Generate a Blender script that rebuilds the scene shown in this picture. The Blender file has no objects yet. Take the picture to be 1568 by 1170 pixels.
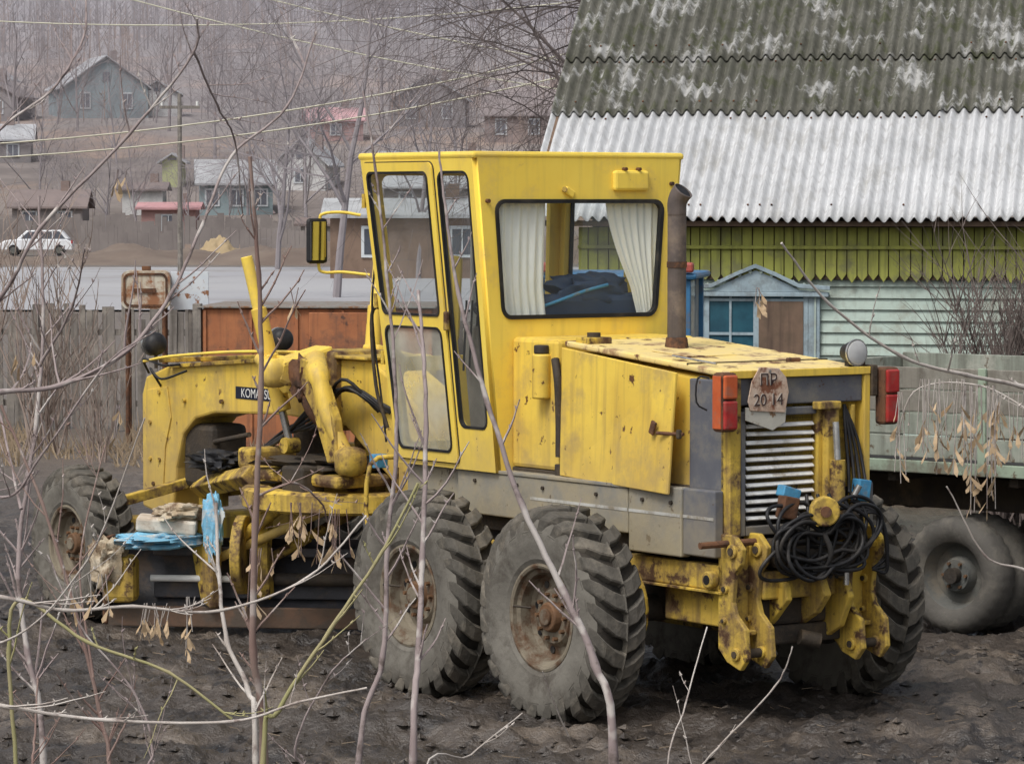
import bpy, math, random
from mathutils import Vector, Matrix, noise, Euler
random.seed(7)
def U(a, b): return a + (b - a) * random.random()
SC = bpy.context.scene
COL = SC.collection

# ------------------------------------------------------------------ materials
def mat(name, col, col2=None, scale=3.0, rough=0.6, metal=0.0, bump=0.0, bscale=30.0, bdist=.02,
        dirt=None, dlo=0.5, dhi=0.65, dscale=3.0, zd=None, zcol=(0.09, 0.07, 0.05),
        rust=None, rlo=0.62, rhi=0.68, rscale=9.0, streak=None, slo=0.5, shi=0.7, sp=0.5, spec=0.3, haze_soil_tint=None, wet=None, tint2=None):
    m = bpy.data.materials.new(name); m.use_nodes = True
    nt = m.node_tree; N = nt.nodes; L = nt.links
    b = N['Principled BSDF']
    b.inputs['Roughness'].default_value = rough
    b.inputs['Metallic'].default_value = metal
    b.inputs['Specular IOR Level'].default_value = spec
    tc = N.new('ShaderNodeTexCoord')
    def nz(sc, det=4, vec=None, rgh=0.6):
        n = N.new('ShaderNodeTexNoise'); n.inputs['Scale'].default_value = sc
        n.inputs['Detail'].default_value = det; n.inputs['Roughness'].default_value = rgh
        L.new(vec if vec else tc.outputs['Object'], n.inputs['Vector'])
        return n.outputs['Fac']
    def mr(v, a, c, t0=0.0, t1=1.0):
        n = N.new('ShaderNodeMapRange'); n.inputs[1].default_value = a; n.inputs[2].default_value = c
        n.inputs[3].default_value = t0; n.inputs[4].default_value = t1
        L.new(v, n.inputs[0]); return n.outputs[0]
    def mix(f, A, B):
        n = N.new('ShaderNodeMix'); n.data_type = 'RGBA'
        L.new(f, n.inputs[0])
        for s, i in ((A, 6), (B, 7)):
            if isinstance(s, tuple): n.inputs[i].default_value = (s[0], s[1], s[2], 1)
            else: L.new(s, n.inputs[i])
        return n.outputs[2]
    if col2 is None: col2 = tuple(c * 0.82 for c in col)
    c = mix(mr(nz(scale), 0.35, 0.65), tuple(col), tuple(col2))
    if streak:
        mp = N.new('ShaderNodeMapping'); mp.inputs['Scale'].default_value = (14, 14, 0.9)
        L.new(tc.outputs['Object'], mp.inputs['Vector'])
        c = mix(mr(nz(1.0, 3, mp.outputs[0]), slo, shi, 0, sp), c, tuple(streak))
    if dirt: c = mix(mr(nz(dscale, 6, None, 0.7), dlo, dhi), c, tuple(dirt))
    if rust: c = mix(mr(nz(rscale, 6, None, 0.65), rlo, rhi), c, tuple(rust))
    if tint2: c = mix(mr(nz(tint2[0], 3), tint2[1], tint2[2]), c, tuple(tint2[3]))
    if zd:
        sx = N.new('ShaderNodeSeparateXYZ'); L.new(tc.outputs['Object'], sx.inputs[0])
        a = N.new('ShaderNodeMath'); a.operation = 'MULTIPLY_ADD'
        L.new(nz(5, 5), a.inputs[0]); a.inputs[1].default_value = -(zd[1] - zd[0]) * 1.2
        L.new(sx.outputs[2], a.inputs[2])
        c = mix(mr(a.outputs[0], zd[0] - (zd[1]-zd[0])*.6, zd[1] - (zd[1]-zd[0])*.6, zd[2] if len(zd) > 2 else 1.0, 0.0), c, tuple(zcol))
    if haze_soil_tint:
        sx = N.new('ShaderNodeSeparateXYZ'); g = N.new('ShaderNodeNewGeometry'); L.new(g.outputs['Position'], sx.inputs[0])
        c = mix(mr(sx.outputs[1], haze_soil_tint[0], haze_soil_tint[1], 0, haze_soil_tint[2]), c, haze_soil_tint[3])  # colour blend by world Y: painted distance haze; paler path soil on mud
    if wet:
        sx = N.new('ShaderNodeSeparateXYZ'); L.new(tc.outputs['Object'], sx.inputs[0])
        f = mr(sx.outputs[2], wet[0], wet[1], 1, 0)
        c = mix(f, c, tuple(wet[2])); n = N.new('ShaderNodeMapRange'); L.new(f, n.inputs[0])
        n.inputs[3].default_value = rough; n.inputs[4].default_value = .12; L.new(n.outputs[0], b.inputs['Roughness'])
    L.new(c, b.inputs['Base Color'])
    if bump:
        bp = N.new('ShaderNodeBump'); bp.inputs['Strength'].default_value = bump
        bp.inputs['Distance'].default_value = bdist
        L.new(nz(bscale, 5), bp.inputs['Height']); L.new(bp.outputs[0], b.inputs['Normal'])
    return m

def glassmat(name, milky=0.08, col=(0.35, 0.38, 0.38), tint=(0.95, 0.97, 0.97)):
    m = bpy.data.materials.new(name); m.use_nodes = True
    nt = m.node_tree; N = nt.nodes; L = nt.links
    out = N['Material Output']; N.remove(N['Principled BSDF'])
    tr = N.new('ShaderNodeBsdfTransparent'); tr.inputs[0].default_value = (*tint, 1)
    gl = N.new('ShaderNodeBsdfGlossy'); gl.inputs['Roughness'].default_value = 0.06
    gl.inputs['Color'].default_value = (0.9, 0.9, 0.9, 1)
    df = N.new('ShaderNodeBsdfDiffuse'); df.inputs[0].default_value = (*col, 1)
    lw = N.new('ShaderNodeLayerWeight'); lw.inputs['Blend'].default_value = .5
    pw = N.new('ShaderNodeMath'); pw.operation = 'POWER'; pw.inputs[1].default_value = 4; L.new(lw.outputs['Facing'], pw.inputs[0])
    fr = N.new('ShaderNodeMath'); fr.operation = 'MULTIPLY_ADD'; fr.inputs[1].default_value = .8; fr.inputs[2].default_value = .06; L.new(pw.outputs[0], fr.inputs[0])
    m1 = N.new('ShaderNodeMixShader'); m2 = N.new('ShaderNodeMixShader')
    tc = N.new('ShaderNodeTexCoord'); nz = N.new('ShaderNodeTexNoise'); nz.inputs['Scale'].default_value = 4
    nz.inputs['Detail'].default_value = 4
    L.new(tc.outputs['Object'], nz.inputs['Vector'])
    mr = N.new('ShaderNodeMapRange'); mr.inputs[1].default_value = .3; mr.inputs[2].default_value = .7
    mr.inputs[3].default_value = milky * .6; mr.inputs[4].default_value = milky * 1.4
    L.new(nz.outputs['Fac'], mr.inputs[0])
    L.new(fr.outputs[0], m1.inputs[0]); L.new(tr.outputs[0], m1.inputs[1]); L.new(gl.outputs[0], m1.inputs[2])
    L.new(mr.outputs[0], m2.inputs[0]); L.new(m1.outputs[0], m2.inputs[1]); L.new(df.outputs[0], m2.inputs[2])
    L.new(m2.outputs[0], out.inputs[0])
    return m

YEL = mat('yellow_paint', (0.84, 0.60, 0.095), (0.72, 0.49, 0.08), 2.2, 0.5, bump=0.08, bscale=14,
          streak=(0.32, 0.21, 0.08), slo=.50, shi=.75, sp=.5, dirt=(0.48, 0.34, 0.12), dlo=.5, dhi=.72, dscale=2.5,
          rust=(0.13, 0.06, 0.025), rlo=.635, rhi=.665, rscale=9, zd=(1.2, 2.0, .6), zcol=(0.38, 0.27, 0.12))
YELC = mat('cab_yellow_paint', (0.93, 0.70, 0.12), (0.87, 0.62, 0.09), 1.5, 0.42, bump=0.05, bscale=8,
          streak=(0.54, 0.39, 0.10), slo=.50, shi=.8, sp=.4, dirt=(0.70, 0.52, 0.16), dlo=.52, dhi=.75, dscale=3,
          rust=(0.16, 0.07, 0.03), rlo=.685, rhi=.70, rscale=12, zd=(1.3, 1.9, .5), zcol=(0.45, 0.33, 0.14))
YELD = mat('dirty_yellow_paint', (0.66, 0.46, 0.07), (0.46, 0.31, 0.07), 3, 0.7, bump=0.35, bscale=18,
          dirt=(0.17, 0.11, 0.055), dlo=.46, dhi=.60, dscale=3.5, rust=(0.085, 0.045, 0.025), rlo=.55, rhi=.62, rscale=7,
          streak=(0.13, 0.085, 0.05), slo=.48, shi=.7, sp=.6)
HOODT = mat('hood_top_paint', (0.80, 0.62, 0.22), (0.70, 0.56, 0.28), 5, .65, dirt=(0.34, 0.21, 0.11), dlo=.55, dhi=.65, dscale=5,
            rust=(0.14, 0.06, 0.03), rlo=.58, rhi=.63, rscale=6)
GRY = mat('grey_frame_paint', (0.25, 0.245, 0.22), (0.19, 0.185, 0.17), 4, 0.7, bump=.15, dirt=(0.32, 0.28, 0.20), dlo=.4, dhi=.62,
          dscale=3, zd=(0.9, 1.5), zcol=(0.34, 0.29, 0.19), rust=(0.08, 0.05, 0.03), rlo=.61, rhi=.66)
GRYD = mat('dark_grey_paint', (0.105, 0.11, 0.13), (0.135, 0.14, 0.155), 4, 0.6, bump=.08, dirt=(0.21, 0.195, 0.165), dlo=.50, dhi=.72,
          dscale=4, rust=(0.08, 0.04, 0.02), rlo=.64, rhi=.68, zd=(1.0, 1.5, .8), zcol=(0.28, 0.24, 0.17))
RUB = mat('tyre_lug_rubber', (0.115, 0.105, 0.09), (0.075, 0.07, 0.06), 5, 0.85, bump=.4, bscale=25, dirt=(0.18, 0.16, 0.13),
          dlo=.48, dhi=.64, dscale=4, spec=.15)
RUBD = mat('shaded_groove_rubber', (0.03, 0.028, 0.025), (0.055, 0.048, 0.04), 5, 0.9, bump=.4, bscale=25, spec=.1)  # rubber darkened for the grooves: shade between lugs painted in
RUBS = mat('tyre_sidewall', (0.195, 0.183, 0.158), (0.14, 0.13, 0.112), 3, 0.9, bump=.3, bscale=25, dirt=(0.085, 0.075, 0.063),
          dlo=.48, dhi=.66, dscale=4, spec=.15)
RIM = mat('dusty_rim', (0.22, 0.19, 0.14), (0.14, 0.115, 0.085), 6, .8, bump=.3, dirt=(0.10, 0.055, 0.03), dlo=.5, dhi=.62, dscale=6)
HUB = mat('hub_rust', (0.17, 0.09, 0.045), (0.10, 0.06, 0.035), 8, .7, bump=.3)
BLK = mat('black_rubber', (0.018, 0.018, 0.02), None, 5, .5, dirt=(.05, .045, .04))
DRK = mat('greasy_dark_metal', (0.04, 0.034, 0.029), (0.065, 0.05, 0.035), 5, .7, bump=.4, dirt=(.11, .08, .05), dlo=.52, dhi=.64)
DKG = mat('dark_wheel_paint', (0.10, 0.105, 0.10), (0.14, 0.135, 0.12), 5, .8, bump=.3, dirt=(.17, .15, .12), dlo=.5, dhi=.64)
RUST = mat('rusty_steel', (0.17, 0.08, 0.04), (0.10, 0.05, 0.03), 6, .8, bump=.3, dirt=(.06, .035, .025), dlo=.5, dhi=.6, dscale=8)
STEEL = mat('bare_steel', (0.6, 0.6, 0.59), (0.4, 0.39, 0.37), 10, .25, metal=.8)
SILV = mat('silver_slats', (0.82, 0.82, 0.80), (0.66, 0.66, 0.64), 12, .5, metal=.0, dirt=(.36, .31, .23), dlo=.55, dhi=.75, dscale=6)
BLADE = mat('blade_steel', (0.075, 0.075, 0.085), (0.05, 0.05, 0.055), 4, .5, bump=.2, dirt=(.13, .10, .08), dlo=.48, dhi=.62, dscale=3)
EXH = mat('exhaust_paint', (0.13, 0.105, 0.095), (0.09, 0.075, 0.07), 8, .6, bump=.1, dirt=(.19, .15, .12), streak=(.06, .05, .045))
WHT = mat('white_paint', (.75, .75, .72), None, 4, .5)
STRP = mat('worn_stripe', (.5, .5, .47), (.36, .35, .32), 4, .6, dirt=(.25, .22, .17), dlo=.48, dhi=.6, dscale=4)
CURT = mat('curtain_cloth', (.93, .94, .90), (.88, .90, .85), 4, .9)
SEAT = mat('seat_vinyl', (.05, .08, .14), None, 4, .6)
INT = mat('cab_interior', (.30, .28, .24), (.22, .2, .17), 4, .8)
LIN = mat('cab_lining', (.62, .6, .54), None, 4, .8)
REDL = mat('red_lens', (.42, .035, .03), (.30, .02, .02), 12, .3, spec=.5, dirt=(.25, .09, .07), dlo=.5, dhi=.7, dscale=9)
ORL = mat('orange_lens', (.58, .13, .04), (.46, .09, .03), 12, .3, spec=.5, dirt=(.33, .15, .1), dlo=.5, dhi=.7, dscale=9)
BLUE = mat('blue_plastic', (.08, .30, .50), (.05, .21, .38), 5, .5, bump=.3, dirt=(.2, .2, .18), dlo=.52, dhi=.66, dscale=8)
GLASS = glassmat('window_glass', .05)
GLASSD = glassmat('dusty_glass', .50, (.55, .55, .47))
GLASSL = glassmat('lamp_glass', .5, (.7, .7, .7))
NAVY = mat('decal_navy', (.015, .018, .035), None, 5, .5)
PLATE = mat('rusty_plate_paint', (.66, .54, .44), (.50, .34, .24), 9, .7, bump=.3, rust=(.22, .09, .05), rlo=.50, rhi=.60, rscale=10)

# ------------------------------------------------------------------ geometry helpers
def link(o, parent=None):
    COL.objects.link(o)
    if parent: o.parent = parent
    return o
def empty(name, loc=(0, 0, 0), rz=0.0):
    e = bpy.data.objects.new(name, None); e.empty_display_size = .3
    e.location = loc; e.rotation_euler = (0, 0, rz); COL.objects.link(e); return e
def mobj(name, V, F, m, parent=None, smooth=None, bevel=0, seg=2):
    me = bpy.data.meshes.new(name); me.from_pydata([tuple(v) for v in V], [], F); me.update()
    if m: me.materials.append(m)
    if smooth is not None:
        me.polygons.foreach_set('use_smooth', [True] * len(me.polygons))
        if smooth < 180: me.set_sharp_from_angle(angle=math.radians(smooth))
    o = bpy.data.objects.new(name, me); link(o, parent)
    if bevel:
        b = o.modifiers.new('bev', 'BEVEL'); b.width = bevel; b.segments = seg; b.limit_method = 'ANGLE'
    return o
BF = [(0, 3, 2, 1), (4, 5, 6, 7), (0, 1, 5, 4), (1, 2, 6, 5), (2, 3, 7, 6), (3, 0, 4, 7)]
def boxv(c, s, rot=None):
    x, y, z = s[0] / 2, s[1] / 2, s[2] / 2
    vs = [Vector(p) for p in ((-x, -y, -z), (x, -y, -z), (x, y, -z), (-x, y, -z), (-x, -y, z), (x, -y, z), (x, y, z), (-x, y, z))]
    if rot:
        mm = Euler(rot).to_matrix(); vs = [mm @ v for v in vs]
    return [v + Vector(c) for v in vs]
def box(name, c, s, m, parent, rot=None, bevel=.008):
    return mobj(name, boxv(c, s, rot), BF, m, parent, bevel=bevel)
def box2(name, a, b, m, parent, bevel=.008):
    c = [(a[i] + b[i]) / 2 for i in range(3)]; s = [abs(b[i] - a[i]) for i in range(3)]
    return box(name, c, s, m, parent, None, bevel)
def prism(name, poly, v0, v1, m, parent, bevel=.01, axis='x'):
    n = len(poly)
    if axis == 'x': V = [(v0, p[0], p[1]) for p in poly] + [(v1, p[0], p[1]) for p in poly]
    elif axis == 'y': V = [(p[0], v0, p[1]) for p in poly] + [(p[0], v1, p[1]) for p in poly]
    else: V = [(p[0], p[1], v0) for p in poly] + [(p[0], p[1], v1) for p in poly]
    F = [tuple(range(n)), tuple(range(2 * n - 1, n - 1, -1))] + [(i, i + n, (i + 1) % n + n, (i + 1) % n) for i in range(n)]
    return mobj(name, V, F, m, parent, bevel=bevel)
def sweep(V, F, pts, rad, n=8, cap=True):
    pts = [Vector(p) for p in pts]; base = len(V)
    t = (pts[1] - pts[0]).normalized()
    up = Vector((0, 0, 1)) if abs(t.z) < .9 else Vector((1, 0, 0))
    a = t.cross(up).normalized()
    for i, p in enumerate(pts):
        if i == 0: tt = pts[1] - pts[0]
        elif i == len(pts) - 1: tt = pts[-1] - pts[-2]
        else: tt = pts[i + 1] - pts[i - 1]
        if tt.length < 1e-9: tt = t
        tt = tt.normalized(); a = (a - tt * a.dot(tt))
        if a.length < 1e-6: a = tt.orthogonal()
        a.normalize(); b = tt.cross(a)
        r = rad[i] if hasattr(rad, '__len__') else rad
        for k in range(n):
            an = 2 * math.pi * k / n
            V.append(p + (a * math.cos(an) + b * math.sin(an)) * r)
        if i:
            for k in range(n):
                o = base + (i - 1) * n
                F.append((o + k, o + (k + 1) % n, o + n + (k + 1) % n, o + n + k))
    if cap:
        F.append(tuple(base + k for k in range(n))[::-1]); e = base + (len(pts) - 1) * n
        F.append(tuple(e + k for k in range(n)))
def cyl(name, p0, p1, r, m, parent, r2=None, n=20, bevel=0):
    V, F = [], []; sweep(V, F, [p0, p1], [r, r if r2 is None else r2], n)
    return mobj(name, V, F, m, parent, smooth=35, bevel=bevel)
def smoothpts(pts, k=6):
    P = [Vector(p) for p in pts]; P = [P[0] * 2 - P[1]] + P + [P[-1] * 2 - P[-2]]
    out = []
    for i in range(1, len(P) - 2):
        for j in range(k):
            t = j / k; a, b, c, d = P[i - 1], P[i], P[i + 1], P[i + 2]
            out.append(.5 * ((2 * b) + (c - a) * t + (2 * a - 5 * b + 4 * c - d) * t * t + (3 * b - a - 3 * c + d) * t ** 3))
    out.append(P[-2]); return out
def tube(name, pts, r, m, parent, n=8, k=6):
    V, F = [], []; pp = smoothpts(pts, k) if k else pts; sweep(V, F, pp, r, n)
    return mobj(name, V, F, m, parent, smooth=50)
def lathe(name, prof, c, m, parent, n=48, sgn=1, smooth=40):
    V, F = [], []
    for i in range(n):
        a = 2 * math.pi * i / n
        for x, r in prof: V.append((c[0] + sgn * x, c[1] + r * math.cos(a), c[2] + r * math.sin(a)))
    k = len(prof)
    for i in range(n):
        j = (i + 1) % n
        for q in range(k - 1): F.append((i * k + q, i * k + q + 1, j * k + q + 1, j * k + q))
    return mobj(name, V, F, m, parent, smooth=smooth)
def rrect(x0, y0, x1, y1, r, n=5):
    P = []
    for cx, cy, a0 in ((x1 - r, y1 - r, 0), (x0 + r, y1 - r, 90), (x0 + r, y0 + r, 180), (x1 - r, y0 + r, 270)):
        for i in range(n + 1):
            a = math.radians(a0 + 90 * i / n); P.append((cx + r * math.cos(a), cy + r * math.sin(a)))
    return P
def fpanel(name, outer, holes, th, f, m, parent):
    cu = bpy.data.curves.new(name, 'CURVE'); cu.dimensions = '2D'; cu.fill_mode = 'BOTH'; cu.extrude = th / 2
    for lp in [outer] + holes:
        sp = cu.splines.new('POLY'); sp.points.add(len(lp) - 1)
        for i, p in enumerate(lp): sp.points[i].co = (p[0], p[1], 0, 1)
        sp.use_cyclic_u = True
    o = bpy.data.objects.new('tmp', cu); COL.objects.link(o)
    dg = bpy.context.evaluated_depsgraph_get(); dg.update()
    me = bpy.data.meshes.new_from_object(o.evaluated_get(dg))
    bpy.data.objects.remove(o); bpy.data.curves.remove(cu)
    for v in me.vertices: v.co = Vector(f(v.co.x, v.co.y, v.co.z))
    me.materials.clear(); me.materials.append(m); me.update()
    ob = bpy.data.objects.new(name, me); return link(ob, parent)
def gpane(name, outline, f, m, parent):
    return mobj(name, [f(x, z, 0) for x, z in outline], [tuple(range(len(outline)))], m, parent)
def blob(name, c, s, m, parent, amp=.25, fr=2.5, seed=0, n=14):
    V, F = [], []
    for i in range(n + 1):
        for j in range(2 * n):
            a = math.pi * i / n; b = math.pi * j / n
            d = Vector((math.sin(a) * math.cos(b), math.sin(a) * math.sin(b), math.cos(a)))
            if amp: d = Vector([math.copysign(abs(q) ** .7, q) for q in d])
            k = 1 + amp * noise.noise(d * fr + Vector((seed, seed, 0))) + amp * .4 * noise.noise(d * fr * 2.2 + Vector((seed, 0, 0)))
            V.append((c[0] + d.x * s[0] * k, c[1] + d.y * s[1] * k, c[2] + d.z * s[2] * k))
    for i in range(n):
        for j in range(2 * n):
            F.append((i * 2 * n + j, (i + 1) * 2 * n + j, (i + 1) * 2 * n + (j + 1) % (2 * n), i * 2 * n + (j + 1) % (2 * n)))
    return mobj(name, V, F, m, parent, smooth=60)

# ------------------------------------------------------------------ wheels
def wheel(tag, c, sg, parent, Ro=.70, W=.19, lugs=24, rimr=.335):
    k = (Ro - .03) / .67
    rs = lambda r: rimr + (r - .33) * ((Ro - .03 - rimr) / .34)
    half = [(.80, .33), (.92, .37), (.93, .40), (1.02, .45), (1.05, .53), (1.01, .59), (.93, .625)]
    side = [(x * W, rs(r)) for x, r in half]
    lathe(tag + '_sidewall_out', side, c, RUBS, parent, 64, sg, 25)
    lathe(tag + '_sidewall_in', side, c, RUBS, parent, 64, -sg, 60)
    tr = [(.93 * W, rs(.625)), (.80 * W, rs(.645)), (.4 * W, rs(.655)), (0, rs(.66)), (-.4 * W, rs(.655)), (-.8 * W, rs(.645)), (-.93 * W, rs(.625))]
    lathe(tag + '_tread', tr, c, RUBD, parent, 64, sg, 60)
    V, F = [], []
    for s in (1, -1):
        for i in range(lugs):
            a0 = 2 * math.pi * (i + (.5 if s < 0 else 0)) / lugs + U(-.012, .012); wr = U(-.008, .004)
            st = [(1.035 * W, rs(.54), -.10, .040), (1.02 * W, rs(.625) + .014, -.02, .062), (.84 * W, rs(.66) + .034 + wr, .06, .066), (.42 * W, rs(.67) + .038 + wr, .15, .068), (.02 * W, rs(.67) + .038 + wr, .19, .064)]
            b0 = len(V)
            for (x, r, da, wd) in st:
                hw_ = wd / r * .8
                for (dr, dw) in ((0, -hw_), (0, hw_), (-.06, hw_ * 1.12), (-.06, -hw_ * 1.12)):
                    a = a0 + da + dw
                    V.append((c[0] + s * x - (0 if dr == 0 else s * .02 * (x > .9 * W)), c[1] + (r + dr) * math.cos(a), c[2] + (r + dr) * math.sin(a)))
            for q in range(len(st) - 1):
                for e in range(4):
                    F.append((b0 + q * 4 + e, b0 + q * 4 + (e + 1) % 4, b0 + q * 4 + 4 + (e + 1) % 4, b0 + q * 4 + 4 + e))
            F.append((b0, b0 + 1, b0 + 2, b0 + 3)); e = b0 + 4 * (len(st) - 1); F.append((e + 3, e + 2, e + 1, e))
    mobj(tag + '_lugs', V, F, RUB, parent, bevel=.008, seg=1)
    q = rimr / .335
    lathe(tag + '_rim', [(.78 * W, .345 * q), (.86 * W, .345 * q), (.88 * W, .33 * q), (.84 * W, .315 * q), (.70 * W, .31 * q), (.62 * W, .285 * q), (.25 * W, .275 * q), (.12 * W, .25 * q),
                          (.15 * W, .20 * q), (.35 * W, .17 * q), (.38 * W, .0)], c, RIM, parent, 48, sg, 35)
    lathe(tag + '_rim_in', [(.78 * W, .345 * q), (.3 * W, .28 * q), (.1 * W, .2 * q), (.1 * W, 0)], c, DRK, parent, 32, -sg, 35)
    X = lambda x: c[0] + sg * x
    cyl(tag + '_hub', (X(.3 * W), c[1], c[2]), (X(.62 * W), c[1], c[2]), .105 * q, HUB, parent, r2=.09 * q, bevel=.008)
    cyl(tag + '_hubcap', (X(.6 * W), c[1], c[2]), (X(.72 * W), c[1], c[2]), .055 * q, RIM, parent, bevel=.006)
    cyl(tag + '_valve', (X(.5 * W), c[1] + .2, c[2] + .04), (X(.95 * W), c[1] + .28, c[2] + .05), .008, DRK, parent, n=6)
    V, F = [], []; V2, F2 = [], []
    for i in range(10):
        a = 2 * math.pi * i / 10
        y, z = c[1] + .145 * q * math.cos(a), c[2] + .145 * q * math.sin(a)
        sweep(V, F, [(X(.3 * W), y, z), (X(.52 * W), y, z)], .014, 6)
    for i in range(8):
        a = 2 * math.pi * (i + .3) / 8
        y, z = c[1] + .225 * q * math.cos(a), c[2] + .225 * q * math.sin(a)
        sweep(V2, F2, [(X(.10 * W), y, z), (X(.175 * W), y, z)], .024, 10)
    mobj(tag + '_bolts', V, F, HUB, parent); mobj(tag + '_holes', V2, F2, BLK, parent)

# ================================================================== MOTOR GRADER
TH = math.radians(35)
G = empty('motor_grader', (1.266, 23.025, 0), TH)
WX = 1.16
for tag, c, s in (('wheel_rear_left', (-WX, 0, .655), -1), ('wheel_mid_left', (-WX, 1.54, .655), -1),
                  ('wheel_rear_right', (WX, 0, .655), 1), ('wheel_mid_right', (WX, 1.54, .655), 1)):
    wheel(tag, c, s, G)
wheel('wheel_front_left', (-1.06, 6.64, .59), -1, G, Ro=.61, W=.17, rimr=.30)
wheel('wheel_front_right', (1.06, 6.64, .59), 1, G, Ro=.61, W=.17, rimr=.30)
for s in (-1, 1):
    P = []
    for i in range(13):
        a = math.radians(90 + 180 * i / 12); P.append((0 + .33 * math.cos(a), .68 + .33 * math.sin(a)))
    for i in range(13):
        a = math.radians(-90 + 180 * i / 12); P.append((1.54 + .33 * math.cos(a), .68 + .33 * math.sin(a)))
    a, b = sorted((s * .70, s * .93))
    prism('tandem_case' + ('_l' if s < 0 else '_r'), P, a, b, YELD, G, .02)
cyl('rear_axle', (-.9, .77, .68), (.9, .77, .68), .2, DRK, G)
cyl('rear_wheel_shaft', (-1.1, 0, .665), (1.1, 0, .665), .09, DRK, G)
cyl('mid_wheel_shaft', (-1.1, 1.54, .665), (1.1, 1.54, .665), .09, DRK, G)
box2('transmission', (-.42, -.5, .62), (.42, 1.9, 1.15), DRK, G, .04)
box2('belly_tank', (-.5, 1.3, .75), (.5, 2.5, 1.25), DRK, G, .04)
box2('frame_core', (-.57, -.88, 1.05), (.57, 2.3, 1.5), DRK, G)
for s in (-1, 1):
    t = 'l' if s < 0 else 'r'
    def bx(n, u0, u1, z0, z1, v0, v1, m, bev=.01):
        a, b = sorted((s * v0, s * v1)); return box2(n + '_' + t, (a, u0, z0), (b, u1, z1), m, G, bev)
    bx('side_rail_front', -.035, 1.92, 1.16, 1.45, .58, .66, GRY)
    bx('side_rail_rear', -.60, -.045, 1.05, 1.49, .58, .66, GRY)
    bx('side_rail_end', -.93, -.605, 1.07, 1.49, .58, .652, GRYD)
    bx('stripe_front', -.03, 1.05, 1.303, 1.322, .655, .663, STRP, 0)
    bx('stripe_rear', -.59, -.05, 1.303, 1.322, .655, .663, STRP, 0)
    bx('stripe_end', -.92, -.61, 1.303, 1.322, .645, .656, STRP, 0)
    bx('rail_lip', -.035, 1.92, 1.452, 1.475, .56, .67, GRY, .004)
    bx('rear_housing_side', -.93, -.57, 1.48, 2.18, .53, .575, GRYD)
    bx('lower_beam', -.95, .05, .86, 1.02, .50, .60, YELD)
    bx('lower_plate', -.95, -.25, .62, .84, .47, .52, YELD)
    bx('lower_flange', -.95, .0, .842, .858, .48, .62, YELD, .003)
    for uu in (-.5, -.2, .3, .9, 1.2, 1.7):
        cyl('rail_bolt_%s_%d' % (t, int(uu * 10)), (s * .655, uu, 1.39), (s * .675, uu, 1.39), .014, DRK, G, n=6)
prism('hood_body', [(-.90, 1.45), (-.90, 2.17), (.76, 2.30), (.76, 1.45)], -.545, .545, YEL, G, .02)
V = [(-.575, -.97, 2.195), (.575, -.97, 2.195), (.575, .78, 2.335), (-.575, .78, 2.335), (-.575, -.97, 2.235), (.575, -.97, 2.235), (.575, .78, 2.375), (-.575, .78, 2.375)]
mobj('hood_top', V, BF, HOODT, G, bevel=.012)
box('hood_seam', (0, -.55, 2.27), (1.156, .008, .012), DRK, G, (.08, 0, 0), 0)
box('hood_dent_patch', (-.1, -.05, 2.312), (.5, .35, .006), HOODT, G, (.08, 0, 0.1), .002)
def quadpanel(name, a, b, c, d, th, m, bev=.006):
    a, b, c, d = map(Vector, (a, b, c, d)); n = (b - a).cross(d - a).normalized() * th
    return mobj(name, [a, b, c, d, a + n, b + n, c + n, d + n], BF, m, G, bevel=bev)
quadpanel('hood_side_door', (-.60, .77, 1.48), (-.70, -.535, 1.445), (-.645, -.545, 2.215), (-.585, .77, 2.33), .02, YEL)
for z in (1.65, 2.1): cyl('door_hinge_%d' % (z * 10), (-.60, .775, z - .04), (-.60, .775, z + .04), .015, RUST, G, n=8)
cyl('door_latch', (-.72, -.42, 1.83), (-.66, -.62, 1.83), .012, RUST, G, n=8)
box('latch_plate', (-.705, -.36, 1.86), (.02, .05, .09), RUST, G, (0.4, 0, 0))
box('latch_end', (-.68, -.6, 1.83), (.03, .03, .06), DRK, G)
cyl('hood_rail', (-.5, -.3, 2.31), (-.5, -.75, 2.275), .008, STEEL, G, n=6)
box('hood_cap_base', (-.45, .62, 2.375), (.2, .14, .05), YELD, G)
cyl('hood_cap', (-.45, .62, 2.39), (-.45, .62, 2.43), .045, DRK, G)
box('hood_catch', (.25, -.6, 2.27), (.1, .04, .04), RUST, G)
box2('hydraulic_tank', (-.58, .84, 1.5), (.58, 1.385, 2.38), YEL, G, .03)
cyl('filter_bowl', (-.62, .98, 1.98), (-.62, .98, 2.28), .062, YEL, G, bevel=.012)
cyl('filter_cap', (-.62, .98, 2.28), (-.62, .98, 2.34), .05, DRK, G, bevel=.01)
tube('filter_hose', [(-.60, .85, 2.25), (-.62, .79, 2.1), (-.60, .80, 1.85), (-.6, .8, 1.6)], .028, DRK, G)
box2('tank_step_shadow', (-.60, .76, 1.42), (-.2, .86, 1.55), DRK, G)  # dark block added to stand for shade between hood and tank
cyl('exhaust_base', (-.02, .28, 2.30), (-.02, .28, 2.40), .085, RUST, G, r2=.07)
cyl('exhaust_pipe', (-.02, .28, 2.36), (-.02, .28, 3.22), .062, EXH, G, n=28)
cyl('exhaust_clamp', (-.02, .28, 2.86), (-.02, .28, 2.90), .067, RUST, G, n=28)
V, F = [], []; sweep(V, F, smoothpts([(-.02, .28, 3.20), (-.02, .28, 3.28), (-.012, .265, 3.33), (.0, .235, 3.37)], 5), [.062 + .0005 * i for i in range(16)], 24, cap=False)
o = mobj('exhaust_tip', V, F, EXH, G, smooth=50); so_ = o.modifiers.new('s', 'SOLIDIFY'); so_.thickness = .006
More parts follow.
